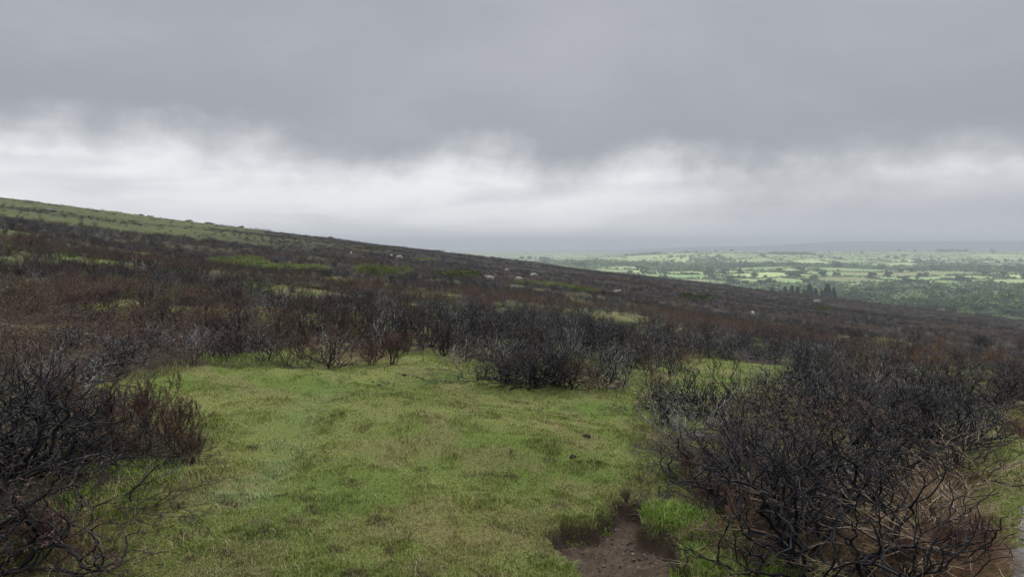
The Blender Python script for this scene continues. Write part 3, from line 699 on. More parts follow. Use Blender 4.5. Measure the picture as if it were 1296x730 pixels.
for i in np.where(single)[0]:
    k = bk_[i]; key = f'{k}_mid{vi[i]}' if k != 'green' else f'lowgreen{vi[i]}'; wz = where(pu[i])
    bush(key, bx_[i], by_[i], hb[i], wb[i], rg_.rand() * 6.28, GL[k][0] % wz, GL[k][1] % wz)
# prototypes for the scatter are meshes of bushes that stand in the scene
def gn_scatter(name, pts, rotz, scl, idx, srcs, **props):
    me = bpy.data.meshes.new(name); me.vertices.add(len(pts)); me.vertices.foreach_set('co', np.asarray(pts, np.float32).ravel())
    for nm, ty, arr in (('rotz', 'FLOAT', rotz), ('idx', 'INT', idx)):
        a = me.attributes.new(nm, ty, 'POINT'); a.data.foreach_set('value', np.asarray(arr, np.float32 if ty == 'FLOAT' else np.int32))
    a = me.attributes.new('scl', 'FLOAT_VECTOR', 'POINT'); a.data.foreach_set('vector', np.asarray(scl, np.float32).ravel())
    o = link(name, me, **props)
    ng = bpy.data.node_groups.new(name, 'GeometryNodeTree'); ng.interface.new_socket('Geometry', in_out='INPUT', socket_type='NodeSocketGeometry'); ng.interface.new_socket('Geometry', in_out='OUTPUT', socket_type='NodeSocketGeometry')
    N = ng.nodes; L = ng.links; gi = N.new('NodeGroupInput'); go = N.new('NodeGroupOutput'); iop = N.new('GeometryNodeInstanceOnPoints'); g2i = N.new('GeometryNodeGeometryToInstance')
    for s_ in reversed(srcs):
        oi = N.new('GeometryNodeObjectInfo'); oi.inputs['Object'].default_value = s_; oi.transform_space = 'ORIGINAL'; L.new(oi.outputs['Geometry'], g2i.inputs[0])
    m2p = N.new('GeometryNodeMeshToPoints'); L.new(gi.outputs[0], m2p.inputs[0]); L.new(m2p.outputs[0], iop.inputs['Points'])
    L.new(g2i.outputs[0], iop.inputs['Instance']); iop.inputs['Pick Instance'].default_value = True
    def na(nm, ty):
        n_ = N.new('GeometryNodeInputNamedAttribute'); n_.data_type = ty; n_.inputs['Name'].default_value = nm; return [s for s in n_.outputs if s.enabled and s.name == 'Attribute'][0]
    L.new(na('idx', 'INT'), iop.inputs['Instance Index'])
    cx = N.new('ShaderNodeCombineXYZ'); L.new(na('rotz', 'FLOAT'), cx.inputs[2]); L.new(cx.outputs[0], iop.inputs['Rotation']); L.new(na('scl', 'FLOAT_VECTOR'), iop.inputs['Scale'])
    L.new(iop.outputs[0], go.inputs[0]); md = o.modifiers.new('scatter', 'NODES'); md.node_group = ng
    return o
def find_src(me):
    for o in bpy.data.objects:
        if o.type == 'MESH' and o.data == me: return o
keys = [f'char_mid{k}' for k in range(6)] + [f'heath_mid{k}' for k in range(3)] + [f'rust_mid{k}' for k in range(2)] + [f'silver_mid{k}' for k in range(2)] + [f'lowgreen{k}' for k in range(2)] + [f'tussock_mid{k}' for k in range(2)]
srcs = []; kmap = {}
for key in keys:
    kmap[key] = []
    for me in PROTO[key]:
        if me:
            s_ = find_src(me)
            if s_: kmap[key].append(len(srcs)); srcs.append(s_)
rest = np.where(~single)[0]; P = []; RZ = []; SC = []; IX = []
for i in rest:
    a_ = rg_.rand() * 6.28
    for k_ in kmap[f'{bk_[i]}_mid{vi[i]}' if bk_[i] != 'green' else f'lowgreen{vi[i]}']:
        P.append((bx_[i], by_[i], hz_[i] - .02)); RZ.append(a_); SC.append((wb[i], wb[i], hb[i])); IX.append(k_)
gn_scatter('burnt_heath', P, RZ, SC, IX, srcs, kind='stuff', label='mass of burnt heather and gorse covering the slope up to the skyline', category='burnt heath')
print('bushes', len(bx_), 'single', single.sum(), 'stuff', len(P))

# bright green shrub patches in the heath: (u, v, number, spread u px, spread v px)
def shrub_patch(u, v, w_m, h_m, key, label, cat_group=None, wide=1.0):
    x, y = ground_at(u, v); o = bush(key, x, y, h_m, w_m, random.Random(int(u)).random() * 6, label, cat_group)
    o.scale = (w_m * wide, w_m, h_m); o.rotation_euler = (0, 0, 0)
for u, v, w_m, h_m, key, lab in [
    (298, 334, 4.6, 1.5, 'green0', 'brightest green shrub mound on the left slope above the brown heath'), (330, 336, 4.0, 1.1, 'green1', 'green shrub just right of the brightest mound on the left slope'),
    (385, 340, 3.6, .8, 'green0', 'flat green shrub at the right end of the left slope patch'), (478, 348, 4.0, 1.3, 'green1', 'green shrub mound a little left of the photo centre'),
    (572, 355, 4.2, 1.2, 'gorse0', 'dull green shrub below the skyline near the photo centre'), (700, 366, 4.0, 1.3, 'green0', 'tall green shrub right of centre below the grazing sheep'),
    (668, 364, 3.6, 1.1, 'green1', 'green shrub directly below the two grey sheep'), (733, 374, 2.6, .8, 'green1', 'small yellow green shrub at the right end of the central patch'),
    (530, 329, 5.0, .9, 'green0', 'faint green shrub patch high on the slope left of centre'), (545, 318, 6.0, .9, 'gorse1', 'olive shrub strip under the skyline left of centre'),
    (462, 316, 6.0, .8, 'gorse0', 'olive shrub strip under the skyline further left'), (878, 378, 3.6, 1.5, 'gorse1', 'round dark green gorse bush near the skyline right of centre'),
    (1040, 390, 3.0, .8, 'gorse0', 'low olive bush below the conifers near the skyline'), (905, 474, .42, .42, 'sprig_near0', 'small grey green gorse seedling in the lawn pocket'),
    (930, 470, .30, .30, 'sprig_near0', 'tiny green sprig in the lawn pocket right of the seedling')]:
    shrub_patch(u, v, w_m * (.85 if w_m > 1 else 1), h_m * (1.35 if w_m > 1 else 1), key, lab, wide=1.35 if w_m > 1 else 1)
# gorse on the left skyline
for k, (u, v) in enumerate([(178, 268), (190, 268), (238, 273), (262, 277), (268, 277), (305, 283), (418, 300), (150, 266)]):
    x, y = ground_at(u, v + 3); shrub_ = bush(['gorse0', 'gorse1'][k % 2], x, y, 1.6, 1.6, k, 'dark gorse bush breaking the hill skyline at upper left', 'gorse bushes on the hill skyline')

# ------------------------------------------------------------------ tall grass beside the bare soil, pebbles, debris
def tuft(u, v, n, rad_, h, lab, colr=((.12, .21, .025), (.22, .33, .05)), lean=.8):
    x0, y0 = at(u, v); z0 = H1(x0, y0); a = rs.rand(n) * 6.283; r_ = rad_ * np.sqrt(rs.rand(n)); x = x0 + np.cos(a) * r_; y = y0 + np.sin(a) * r_
    c = lerp(colr[0], colr[1], rs.rand(n)); c[rs.rand(n) < .08] = (.26, .21, .10)
    o = blades('grass_tuft', x, y, h * (.5 + .6 * rs.rand(n)), .0035 + .003 * rs.rand(n), c, lean, label=lab, category='grass tuft')
    o.data.transform(__import__('mathutils').Matrix.Translation((-x0, -y0, -z0))); o.location = (x0, y0, z0)
for a_ in [(845, 655, 900, .16, .10, 'lush grass tuft at the upper right rim of the bare soil'), (875, 665, 1200, .20, .12, 'tallest bright grass tuft right of the bare soil'),
           (905, 680, 1000, .20, .11, 'bright grass tuft under the left foot of the big black bush'), (930, 715, 1000, .22, .10, 'grass tuft at the bottom edge below the tan sprig'),
           (885, 715, 700, .16, .08, 'loose grass tuft at the lower right rim of the bare soil'), (722, 655, 400, .10, .026, 'overhanging turf tuft on the left rim of the bare soil'),
           (762, 652, 260, .06, .028, 'small turf tongue hanging into the bare soil'), (130, 640, 800, .25, .08, 'grass tuft growing among the black twigs at lower left'),
           (190, 600, 700, .25, .07, 'grass tuft under the wine brown heather at left'), (1150, 640, 800, .25, .09, 'grass tuft showing between the pale dead stems at right'),
           (1010, 735, 700, .25, .10, 'grass tuft at the foot of the largest charred bush'), (310, 458, 700, .5, .09, 'long grass tuft at the far lawn edge beside the left mound')]: tuft(*a_)
def stones():
    N = 3200; V = []; Fc = []; cc = []
    mn = DIRT.min(0); mx = DIRT.max(0); rg = np.random.RandomState(8)
    x = rg.uniform(mn[0], mx[0], N); y = rg.uniform(mn[1], mx[1], N); s = sdf_poly(x, y, DIRT); k = s > -.02; x, y = x[k], y[k]; z = Hh(x, y)
    T = np.array([[0, 0, 1], [1, 0, 0], [0, 1, 0], [-1, 0, 0], [0, -1, 0], [0, 0, -1]], float); TF = np.array([[0, 1, 2], [0, 2, 3], [0, 3, 4], [0, 4, 1], [5, 2, 1], [5, 3, 2], [5, 4, 3], [5, 1, 4]])
    for i in range(len(x)):
        r_ = .002 + .014 * rg.rand() ** 7; Q = T * r_ * (1 + .5 * rg.randn(6, 1) * .5) * np.array([1, .8 + .3 * rg.rand(), .6]); a = rg.rand() * 6.28
        Q = np.stack([Q[:, 0] * math.cos(a) - Q[:, 1] * math.sin(a), Q[:, 0] * math.sin(a) + Q[:, 1] * math.cos(a), Q[:, 2]], 1)
        V.append(Q + [x[i], y[i], z[i] + r_ * .2]); Fc.append(TF + 6 * i); g_ = .07 + .16 * rg.rand() ** 2; cc.append(np.tile([[g_ * 1.1, g_ * .88, g_ * .78]], (6, 1)))
    link('pebbles', mesh_np('pebbles', np.concatenate(V), np.concatenate(Fc), m_ground, False, np.concatenate(cc)), kind='stuff', label='small stones and crumbs on the bare soil patch', category='pebbles')
stones()
def blob(name, u, v, sx, sy, sz, mat, label, cat, seed=0, group=None):
    bm = __import__('bmesh').new(); __import__('bmesh').ops.create_icosphere(bm, subdivisions=3, radius=1)
    rg = random.Random(seed); ph = [rg.uniform(0, 6) for _ in range(6)]
    for w_ in bm.verts:
        c = w_.co; k = 1 + .18 * math.sin(c.x * 5 + ph[0]) * math.sin(c.y * 4 + ph[1]) + .12 * math.sin(c.z * 9 + ph[2] + c.x * 6) + .06 * math.sin(c.y * 17 + ph[3]) * math.sin(c.x * 15)
        w_.co = (c.x * sx * k, c.y * sy * k, c.z * sz * k)
    me = bpy.data.meshes.new(name); bm.to_mesh(me); bm.free(); me.materials.append(mat)
    for p in me.polygons: p.use_smooth = True
    x, y = at(u, v); o = link(name, me, (x, y, H1(x, y) + sz * .35), rg.random() * 6); o['label'] = label; o['category'] = cat
    if group: o['group'] = group
m_dung = M_plain('dark_dung', (.012, .011, .010), (.035, .030, .026), 60, .9, .2)
m_rock = M_plain('moor_stone', (.13, .13, .125), (.33, .32, .30), 12, .9, .2)
for u, v, s, lab in [(480, 489, .035, 'black dropping on the grass near the far end of the lawn'), (472, 484, .02, 'tiny dark dropping up left of the larger one on the far lawn'),
                     (742, 553, .035, 'dark dropping on the right part of the lawn, farther one'), (725, 579, .032, 'dark dropping on the right part of the lawn, nearer one'), (642, 598, .014, 'tiny dark speck of dung in mid lawn'), (512, 475, .03, 'flat dark dropping by the brown heather edge')]:
    blob('dung', u, v, s, s * .75, s * .5, m_dung, lab, 'dropping', int(u))
m_mat = M_plain('dark_litter', (.05, .032, .024), (.12, .075, .05), 30, .95, .1)
def heather_mat(u, v, w_, h_, lab, seed=3, key='lying1'):
    x, y = at(u, v); st = PROTO[key][0]; o = link('fallen_twigs', st, (x, y, H1(x, y)), seed, (w_, w_, h_)); o['label'] = lab; o['category'] = 'twigs'
heather_mat(322, 571, .10, .07, 'flat clump of torn brown heather lying on the left lawn', 2, 'heath_near0')
heather_mat(280, 614, .07, .05, 'small brown twig heap on the lawn below the torn clump', 4, 'lying2')
heather_mat(432, 486, .16, .12, 'thin dark twigs sticking up beside the sheep trail', 1, 'char_mid5')
heather_mat(420, 538, .06, .05, 'pinch of brown litter on the lawn right of the sheep trail', 1, 'heath_near0')
heather_mat(245, 662, .08, .05, 'thin black twig lying on the lower left lawn', 5, 'char_near4')
heather_mat(650, 520, .06, .04, 'few dry stems lying flat on the far right lawn', 5, 'lying0')

def litter():
    N = 60000; rg = np.random.RandomState(61); t = rg.uniform(-.85, .85, N); y = 1 / rg.uniform(1 / 14., 1 / 2.6, N); x = t * y
    s_ = lawn_mask(x, y); dd = np.minimum.reduce([np.hypot(x - a, y - b) / c for a, b, c in near_xy]); path = sdf_poly(x, y, PATH)
    k = (rg.rand(N) < np.maximum(ss(-s_, -.15, .25), 1 - ss(dd, .8, 1.6)) * .8) | (rg.rand(N) < .012); k &= (path < 0) & (sdf_poly(x, y, VERGE) < .02)
    x, y = x[k], y[k]; n = len(x); z = Hh(x, y) + .004 + .03 * rg.rand(n) ** 2; a = rg.rand(n) * 6.283; L = .02 + .09 * rg.rand(n) ** 2
    D = np.stack([np.cos(a), np.sin(a), rg.randn(n) * .25], 1) * L[:, None]; P0 = np.stack([x, y, z], 1); r_ = .0012 + .0022 * rg.rand(n) ** 2
    V, Fc = tubes(P0, P0 + D, r_, r_ * .7, 3); c = lerp((.012, .011, .012), (.16, .11, .07), rg.rand(n) ** 1.3); c = np.repeat(c, 6, axis=0)
    link('twig_litter', mesh_np('twig_litter', V, Fc, m_blade, True, c), kind='stuff', label='charred twigs and brown litter strewn under the burnt bushes', category='litter')
litter()
# ------------------------------------------------------------------ sheep
m_wool = M_plain('wool', (.28, .265, .24), (.48, .455, .42), 9, .95, .1, .12)
m_face = M_plain('sheep_face', (.24, .22, .20), (.42, .40, .37), 20, .8, .2, .3)
def sheep_mesh(name, graze=False, lying=False):
    """one continuous body grown over a skeleton; +x is forward, feet at z=0"""
    leg = .0 if lying else 1.0
    v = [(0, 0, .62), (.30, 0, .64), (.44, 0, .70), (.56, 0, .80), (.66, 0, .84), (.80, 0, .78), (-.32, 0, .63), (-.46, 0, .60), (-.55, 0, .50)]
    r = [.25, .24, .18, .12, .10, .055, .25, .17, .05]
    e = [(0, 1), (1, 2), (2, 3), (3, 4), (4, 5), (0, 6), (6, 7), (7, 8)]
    if graze: v[3] = (.58, 0, .56); v[4] = (.68, 0, .34); v[5] = (.74, 0, .16)
    v = [list(p) for p in v]
    for sx, b in ((.30, 1), (-.36, 6)):
        for sy in (-1, 1):
            k = len(v); v += [[sx, .13 * sy, .42], [sx + (.0 if sx > 0 else -.05), .13 * sy, .24], [sx + (.0 if sx > 0 else -.02), .13 * sy, .04]]; r += [.09, .042, .035]; e += [(b, k), (k, k + 1), (k + 1, k + 2)]
    k = len(v); v += [[v[4][0] - .03, .13, v[4][2] + .05], [v[4][0] - .03, -.13, v[4][2] + .05]]; r += [.028, .028]; e += [(4, k), (4, k + 1)]
    if lying: v = [[p[0], p[1], max(p[2] - .36, .03) if i < 9 else max(p[2] - .36, .06 + .01 * (i % 3))] for i, p in enumerate(v)]
    me = bpy.data.meshes.new(name + '_cage'); me.from_pydata(v, e, []); o = bpy.data.objects.new(name + '_cage', me); COL.objects.link(o)
    md = o.modifiers.new('s', 'SKIN'); sv = me.skin_vertices[0].data
    for i, q in enumerate(r): sv[i].radius = (q, q * (1.0 if i > 5 else 1.05))
    sv[0].use_root = True
    sub = o.modifiers.new('u', 'SUBSURF'); sub.levels = 2
    dg = bpy.context.evaluated_depsgraph_get(); me2 = bpy.data.meshes.new_from_object(o.evaluated_get(dg)); me2.name = name; bpy.data.objects.remove(o)
    me2.materials.clear(); me2.materials.append(m_wool); me2.materials.append(m_face)
    hx = v[4][0] - .02
    for p in me2.polygons:
        c = p.center; p.use_smooth = True
        head = c.x > hx if not graze else (c.z < .42 and c.x > .55)
        if head or (c.z < .33 and not lying and c.x < .55): p.material_index = 1
    for w_ in me2.vertices:
        c = w_.co
        if c.z > .34 or lying:
            k = .018 * math.sin(c.x * 38) * math.sin(c.y * 41 + 1) * math.sin(c.z * 37); w_.co = c + w_.normal * k
    return me2
SM = {'stand': sheep_mesh('sheep_standing'), 'graze': sheep_mesh('sheep_grazing', True), 'lie': sheep_mesh('sheep_lying', lying=True)}
for u, v, pose, rz, lab, sc in [(675, 353, 'graze', .25, 'largest white sheep on the slope below the skyline, right of centre', 1.15), (657, 356, 'graze', 2.9, 'greyer sheep grazing just left of the largest one', 1.0),
        (620, 358, 'stand', 3.3, 'brightest white sheep half hidden by green shrubs near photo centre', 1.05), (641, 346, 'graze', .6, 'faint sheep highest of the central group near the skyline', .9),
        (780, 370, 'lie', .2, 'lone sheep among dark heather well right of the central group', 1.15), (953, 398, 'stand', 1.45, 'sheep seen from behind in the rusty heath at right', 1.0),
        (505, 328, 'graze', .1, 'grey sheep on the upper slope left of centre', 1.1), (495, 325, 'stand', 1.3, 'white sheep end on, left of the grey one on the upper slope', 1.0), (444, 323, 'stand', 1.7, 'leftmost sheep, standing end on in the heath', 1.0)]:
    x, y = ground_at(u, v)
    o = link('sheep', SM[pose], (x, y, H1(x, y)), rz, sc * .72); o['label'] = lab; o['category'] = 'sheep'; o['group'] = 'sheep grazing on the burnt slope'
    print('sheep', u, v, round(x, 1), round(y, 1))
blob('boulder', 1034, 386, .8, .6, .5, m_rock, 'pale stone on the skyline below the conifers at right', 'boulder', 3)
x_, y_ = ground_at(1034, 386); bpy.data.objects['boulder'].location.z += .5
blob('boulder', 64, 268, .9, .7, .5, m_rock, 'small pale stone on the green hillside at upper left', 'boulder', 4)

# ------------------------------------------------------------------ valley hedges and trees
m_tree = [M_plain('broadleaf_crown', (.052, .100, .035), (.145, .215, .070), .45, .9, .15, .42), M_plain('dark_broadleaf_crown', (.035, .065, .030), (.085, .130, .052), .45, .9, .15, .25)]
m_conif = M_plain('conifer_crown', (.012, .026, .016), (.035, .055, .030), .6, .9, .15, .2)
m_bark = M_plain('tree_bark', (.05, .042, .035), (.11, .095, .08), 3, .9, .2)
def crown_cards(seed, lobes, n, size, squash=.8, H_=10, Wd=5):
    rg = np.random.RandomState(seed); c = rg.randn(lobes, 3) * np.array([Wd * .36, Wd * .36, H_ * .14]); c[:, 2] += H_ * .52; rad_ = (Wd * .34) * (.7 + .6 * rg.rand(lobes))
    i = rg.randint(0, lobes, n); d = rg.randn(n, 3); d /= np.linalg.norm(d, axis=1, keepdims=True)
    P_ = c[i] + d * rad_[i][:, None] * np.array([1, 1, squash]) * (.65 + .4 * rg.rand(n, 1)); P_[:, 2] = np.maximum(P_[:, 2], H_ * .06)
    nn = d + rg.randn(n, 3) * .5; nn /= np.linalg.norm(nn, axis=1, keepdims=True); a = np.cross(nn, rg.randn(n, 3)); a /= np.linalg.norm(a, axis=1, keepdims=True); b_ = np.cross(nn, a)
    s = size * (.6 + .8 * rg.rand(n, 1)); V = np.stack([P_ - a * s, P_ - b_ * s * .6, P_ + a * s, P_ + b_ * s * .6], 1).reshape(-1, 3); k = (np.arange(n) * 4)[:, None]
    return V, np.concatenate([k, k + 1, k + 2, k + 3], 1), c
def trunk_for(c, H_, r0=.32):
    P0 = [(0, 0, -.5), (0, 0, H_ * .25)]; P1 = [(0, 0, H_ * .25), (.1, 0, H_ * .5)]; a0 = [r0, r0 * .8]; a1 = [r0 * .8, r0 * .5]
    for q in c[:7]: P0.append((.05, 0, H_ * .3)); P1.append(tuple(q)); a0.append(r0 * .45); a1.append(r0 * .12)
    return tubes(P0, P1, a0, a1, 6)
TP = []
for k in range(4):
    V, Fc, c = crown_cards(300 + k, 13, 2200, .42, H_=10, Wd=[5.5, 6.5, 5, 7][k]); tv, tf = trunk_for(c, 10)
    TP.append((mesh_np('broadleaf_trunk', tv, tf, m_bark, True), mesh_np('broadleaf_crown', V, Fc, m_tree[k % 2])))
CP = []
for k in range(3):
    rg = np.random.RandomState(330 + k); n = 4200; z = 14 * (rg.rand(n) ** 1.3); lay = np.floor(z / .9) * .9; rr_ = (14.4 - z) / 14 * 5.0 * (.35 + .65 * np.sqrt(rg.rand(n))) * (1 - .35 * (z - lay)) ; a = rg.rand(n) * 6.283
    P_ = np.stack([np.cos(a) * rr_, np.sin(a) * rr_, z + 1.2 - rr_ * .15], 1); d = np.stack([np.cos(a), np.sin(a), np.full(n, -.25)], 1) + rg.randn(n, 3) * .25; t_ = np.cross(d, rg.randn(n, 3)); t_ /= np.linalg.norm(t_, axis=1, keepdims=True)
    V = np.stack([P_ - d * .3, P_ + t_ * .18, P_ + d * .5, P_ - t_ * .18], 1).reshape(-1, 3); kk = (np.arange(n) * 4)[:, None]
    tv, tf = tubes([(0, 0, -.5)], [(0, 0, 15)], [.25], [.04], 6)
    CP.append((mesh_np('conifer_trunk', tv, tf, m_bark, True), mesh_np('conifer_crown', V, np.concatenate([kk, kk + 1, kk + 2, kk + 3], 1), m_conif)))
def tree(kind, x, y, h, label, group, rz, wf=1.0, pr=None):
    st, cr = (TP if kind == 'broadleaf_tree' else CP)[pr if pr is not None else random.Random(int(x * 7 + y)).randrange(3)]
    ref = 10 if kind == 'broadleaf_tree' else 15.2
    o = link(kind, None, (x, y, H1(x, y)), rz, (h / ref * wf, h / ref * wf, h / ref)); link('trunk', st, parent=o); link('crown', cr, parent=o)
    o['label'] = label; o['category'] = 'tree' if kind == 'broadleaf_tree' else 'conifer'; o['group'] = group
    return o
def at_dist(u, y): return (u - 648) / F * y
rt = random.Random(9)
# conifers in the valley right behind the slope
for u in (978, 994, 1003, 1010, 1018, 1025, 1033, 1041, 1048, 988, 1056):
    y = 610 + rt.uniform(-20, 30); tree('conifer_tree', at_dist(u, y), y, rt.uniform(20, 27) , 'dark conifer in the row beyond the slope at right', 'conifers in the row beyond the slope', rt.random() * 6, rt.uniform(.95, 1.3))
# rounded trees of the valley bottom
n_b = 0
for k in range(170):
    u = rt.uniform(960, 1330) if k % 4 else rt.uniform(1080, 1330); y = rt.uniform(600, 930)
    if u < 1066 and y < 760: continue
    h = rt.uniform(9, 17); tree('broadleaf_tree', at_dist(u, y), y, h, 'rounded green tree in the wooded valley bottom at right', 'trees in the wooded valley bottom', rt.random() * 6, rt.uniform(1.0, 1.6)); n_b += 1
for k in range(14):
    u = 1225 + k * 9; y = 575 + rt.uniform(-18, 25); tree('broadleaf_tree', at_dist(u, y), y, rt.uniform(4.5, 8), 'low bushy tree at the foot of the slope by the right edge', 'low trees at the foot of the slope', rt.random() * 6, 1.9)
for u, y, h, wf, lab in [(1078, 680, 20, 1.4, 'broad dark flat topped tree right of the conifers'), (1115, 600, 13, 1.8, 'bright rounded tree just above the slope at right'), (1205, 590, 14, 1.0, 'dark upright tree just above the slope near the right edge'), (1245, 610, 14, 1.6, 'broad rounded tree behind the slope near the right edge'), (882, 620, 15, 1.7, 'dark wide tree peeping over the slope right of centre')]:
    o = tree('broadleaf_tree', at_dist(u, y), y, h, lab, 'x', 1.0, wf, 1); del o['group']
# distant trees as single meshes
def merged(st, cr):
    a = st.copy(); import bmesh
    bm = bmesh.new(); bm.from_mesh(st); n0 = len(bm.faces); bm.from_mesh(cr); bm.faces.ensure_lookup_table()
    for f in bm.faces[n0:]: f.material_index = 1
    me = bpy.data.meshes.new('hedgerow_tree'); bm.to_mesh(me); bm.free(); me.materials.append(st.materials[0]); me.materials.append(cr.materials[0]); return me
FT = [merged(*TP[k]) for k in range(4)]
# hedge lines along the field edges
def hedges():
    rg = np.random.RandomState(15); N = 380000
    y = 1 / rg.uniform(1 / 6300, 1 / 640, N); x = rg.uniform(-.05, .78, N) * y
    p, q = field_uv(x, y); fp = np.abs(p - np.round(p)) * 145; fq = np.abs(q - np.round(q)) * 150
    iq = np.floor(q); rowk = _hash(np.floor(p), np.round(q), 41) > .05; colk = _hash(np.round(p), iq, 43) > .10
    sc_ = 1 + y / 2500
    on = ((fp < 3.2 * sc_) & colk) | ((fq < 3.0 * sc_) & rowk)
    wood = fbm(x, y, 300, 3, 97) + (fbm(x, y, 60, 2, 98) - .5) * .25 + (y < 980) * .07
    w_in = (wood > .69) & (rg.rand(N) < .085) & (y < 2500)
    copse = np.zeros(N, bool)
    for cu, cy, cw, cd in ((1000, 2900, 75, 45), (1012, 2950, 60, 40), (985, 2880, 40, 30), (1195, 3380, 45, 40), (1215, 3380, 30, 30), (820, 3300, 60, 60)):
        cx = at_dist(cu, cy); copse |= ((x - cx) / cw) ** 2 + ((y - cy) / cd) ** 2 < 1
    ridge_thin = (y > 2500) & (rg.rand(N) < .55)
    k = (on & ~ridge_thin) | w_in | copse; x, y = x[k], y[k]; tall = (w_in | copse)[k]
    return x, y, tall, rg
hx, hy, ht, rgh = hedges()
def cards_mass(x, y, hh, sz, m, cs):
    n = len(x); z0 = Hh(x, y); I = np.repeat(np.arange(n), m); d = rgh.randn(n * m, 3); d /= np.linalg.norm(d, axis=1, keepdims=True); d[:, 2] = np.abs(d[:, 2])
    q_ = .75 + .3 * rgh.rand(n * m)
    P_ = np.stack([x[I], y[I], z0[I]], 1) + d * np.stack([sz[I] * q_, sz[I] * q_, hh[I] * q_], 1)
    nn = d + rgh.randn(n * m, 3) * .5; nn /= np.linalg.norm(nn, axis=1, keepdims=True); a = np.cross(nn, rgh.randn(n * m, 3)); a /= np.linalg.norm(a, axis=1, keepdims=True); b_ = np.cross(nn, a)
    s = (sz[I] * cs)[:, None]; V = np.stack([P_ - a * s, P_ - b_ * s * .8, P_ + a * s, P_ + b_ * s * .8], 1).reshape(-1, 3)
    t_ = fbm(x, y, 25, 2, 131) + (rgh.rand(n) - .5) * .3; t_ = np.repeat(t_[I] + (rgh.rand(n * m) - .5) * .15, 4); return V, lerp((.09, .145, .062), (.20, .28, .11), ss(t_, .25, .75))
def hedge_mesh():
    a_ = ~ht; n = a_.sum(); hh = (1.5 + 2.4 * rgh.rand(n) ** 2 + 1.6 * (fbm(hx[a_], hy[a_], 35, 2, 99) > .55)); V1, c1 = cards_mass(hx[a_], hy[a_], hh, hh * .55 * (1 + hy[a_] / 6000), 6, .55)
    n = ht.sum(); hh = 5 + 7 * rgh.rand(n); V2, c2 = cards_mass(hx[ht], hy[ht], hh, hh * (.5 + .25 * rgh.rand(n)), 46, .26)
    V = np.concatenate([V1, V2]); c = np.concatenate([c1, c2]); k = np.arange(len(V)).reshape(-1, 4)
    link('hedgerows', mesh_np('hedgerows', V, k, m_hedge, False, c), kind='stuff', label='hedgerows and small woods dividing the green fields across the valley', category='hedgerow')
m_hedge = M_attr('hedge_leaves', .9, .15, .2, .2)
hedge_mesh()
sel = rgh.permutation(len(hx)); c_ = 0
for i in sel:
    if hy[i] < 900 or hy[i] > 3600: continue
    if c_ >= 270: break
    u, v = to_pix(hx[i], hy[i], Hh(hx[i], hy[i])[0])
    if not (650 < u < 1296): continue
    h = rt.uniform(8, 13); o = link('hedgerow_tree', FT[rt.randrange(4)], (hx[i], hy[i], H1(hx[i], hy[i])), rt.random() * 6, (h / 10 * 1.2, h / 10 * 1.2, h / 10)); c_ += 1
    z_ = 'far slope' if hy[i] > 1900 else 'near slope'
    o['label'] = f'hazy tree in a hedgerow on the {z_} across the valley'; o['category'] = 'tree'; o['group'] = f'hedgerow trees on the {z_} across the valley'
for u in (1137, 1190, 1198, 1204, 1222, 1255, 905, 925):
    y = 3470; o = link('hedgerow_tree', FT[rt.randrange(4)], (at_dist(u, y), y, H1(at_dist(u, y), y)), rt.random() * 6, (1.9, 1.9, 1.4)); o['label'] = 'small dark tree on top of the green ridge'; o['category'] = 'tree'; o['group'] = 'trees on top of the green ridge'
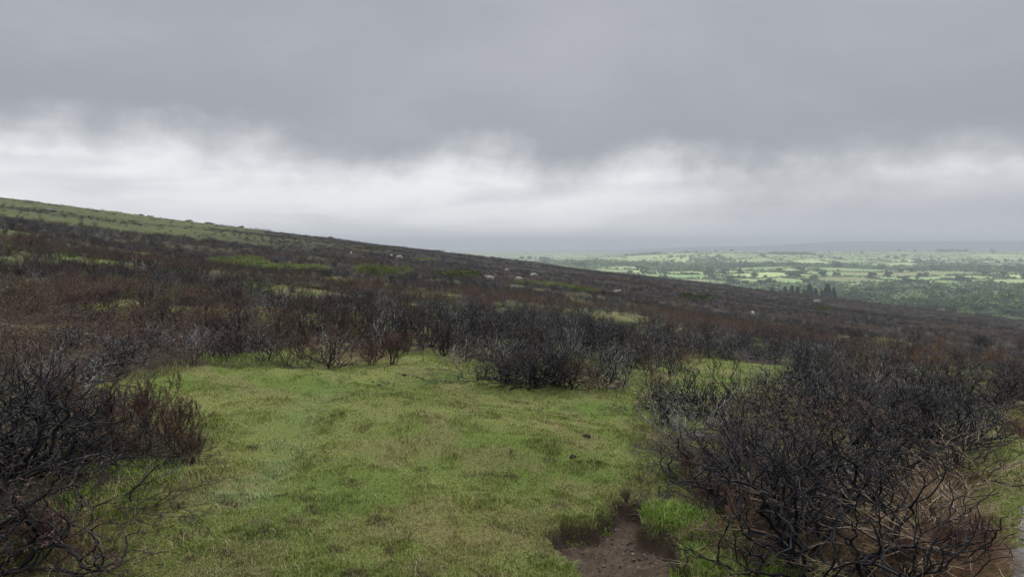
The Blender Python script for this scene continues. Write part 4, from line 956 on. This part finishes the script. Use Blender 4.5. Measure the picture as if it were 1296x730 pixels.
# a few white farmhouses
m_white = M_plain('white_render', (.6, .6, .58), (.78, .78, .76), 1, .8, .2, .05); m_slate = M_plain('slate_roof', (.08, .085, .10), (.14, .15, .17), 2, .7, .3, .1)
def house(u, v, rz, label):
    x, y = ground_at(u, v); z = H1(x, y); o = link('farmhouse', None, (x, y, z), rz, .72); w2, d2, h = 8, 4, 5.5
    V = [(-w2, -d2, -1), (w2, -d2, -1), (w2, d2, -1), (-w2, d2, -1), (-w2, -d2, h), (w2, -d2, h), (w2, d2, h), (-w2, d2, h), (-w2, 0, h + 2.8), (w2, 0, h + 2.8)]
    me = bpy.data.meshes.new('wall'); me.from_pydata(V, [], [(0, 1, 5, 4), (2, 3, 7, 6), (1, 2, 6, 9, 5), (3, 0, 4, 8, 7)]); me.materials.append(m_white); link('wall', me, parent=o)
    e = .35; V = [(-w2 - e, -d2 - e, h - .05), (w2 + e, -d2 - e, h - .05), (w2 + e, 0, h + 3.05), (-w2 - e, 0, h + 3.05), (-w2 - e, d2 + e, h - .05), (w2 + e, d2 + e, h - .05)]
    V += [(a, b, c - .2) for a, b, c in V]
    me = bpy.data.meshes.new('roof'); me.from_pydata(V, [], [(0, 1, 2, 3), (3, 2, 5, 4), (7, 6, 9, 8), (8, 9, 10, 11), (0, 6, 7, 1), (4, 5, 11, 10), (0, 3, 9, 6), (3, 4, 10, 9), (1, 7, 8, 2), (2, 8, 11, 5)]); me.materials.append(m_slate); rf = link('roof', me, parent=o)
    for sx in (-6.5, 6.5):
        V = [(sx + a, b, c) for c in (h + 2, h + 4.2) for a, b in ((-.5, -.4), (.5, -.4), (.5, .4), (-.5, .4))]; me = bpy.data.meshes.new('chimney'); me.from_pydata(V, [], [(0, 1, 5, 4), (1, 2, 6, 5), (2, 3, 7, 6), (3, 0, 4, 7), (4, 5, 6, 7)]); me.materials.append(m_white); link('chimney', me, parent=rf)
    for k in (-5, -1.7, 1.7, 5):
        V = [(k - .6, -d2 - .03, 2.9), (k + .6, -d2 - .03, 2.9), (k + .6, -d2 - .03, 4.4), (k - .6, -d2 - .03, 4.4)]; V += [(a, b + .1, c) for a, b, c in V]; me = bpy.data.meshes.new('window'); me.from_pydata(V, [], [(0, 1, 2, 3), (0, 4, 5, 1), (1, 5, 6, 2), (2, 6, 7, 3), (3, 7, 4, 0)]); me.materials.append(m_slate); link('window', me, parent=o)
    o['label'] = label; o['category'] = 'farmhouse'
house(1128, 346, .2, 'small white farmhouse among hedges on the slope across the valley')
house(975, 333, .4, 'tiny pale farmhouse below the brown ridge across the valley')

# ------------------------------------------------------------------ haze
import bmesh
bm = bmesh.new(); bmesh.ops.create_cube(bm, size=1)
lo, hi = -150, 88
for v_ in bm.verts: v_.co = (v_.co.x * 30000, v_.co.y * 30000, lo if v_.co.z < 0 else hi)
me = bpy.data.meshes.new('haze'); bm.to_mesh(me); bm.free()
mh = bpy.data.materials.new('haze'); mh.use_nodes = True; nth = mh.node_tree; nth.nodes.clear()
oh = nth.nodes.new('ShaderNodeOutputMaterial'); pv_ = nth.nodes.new('ShaderNodeVolumePrincipled'); nth.links.new(pv_.outputs[0], oh.inputs['Volume'])
pv_.inputs['Color'].default_value = (.80, .85, .90, 1); pv_.inputs['Density'].default_value = 2.8e-4; pv_.inputs['Anisotropy'].default_value = 0
me.materials.append(mh); link('haze', me, kind='stuff', label='pale damp haze filling the valley', category='haze')
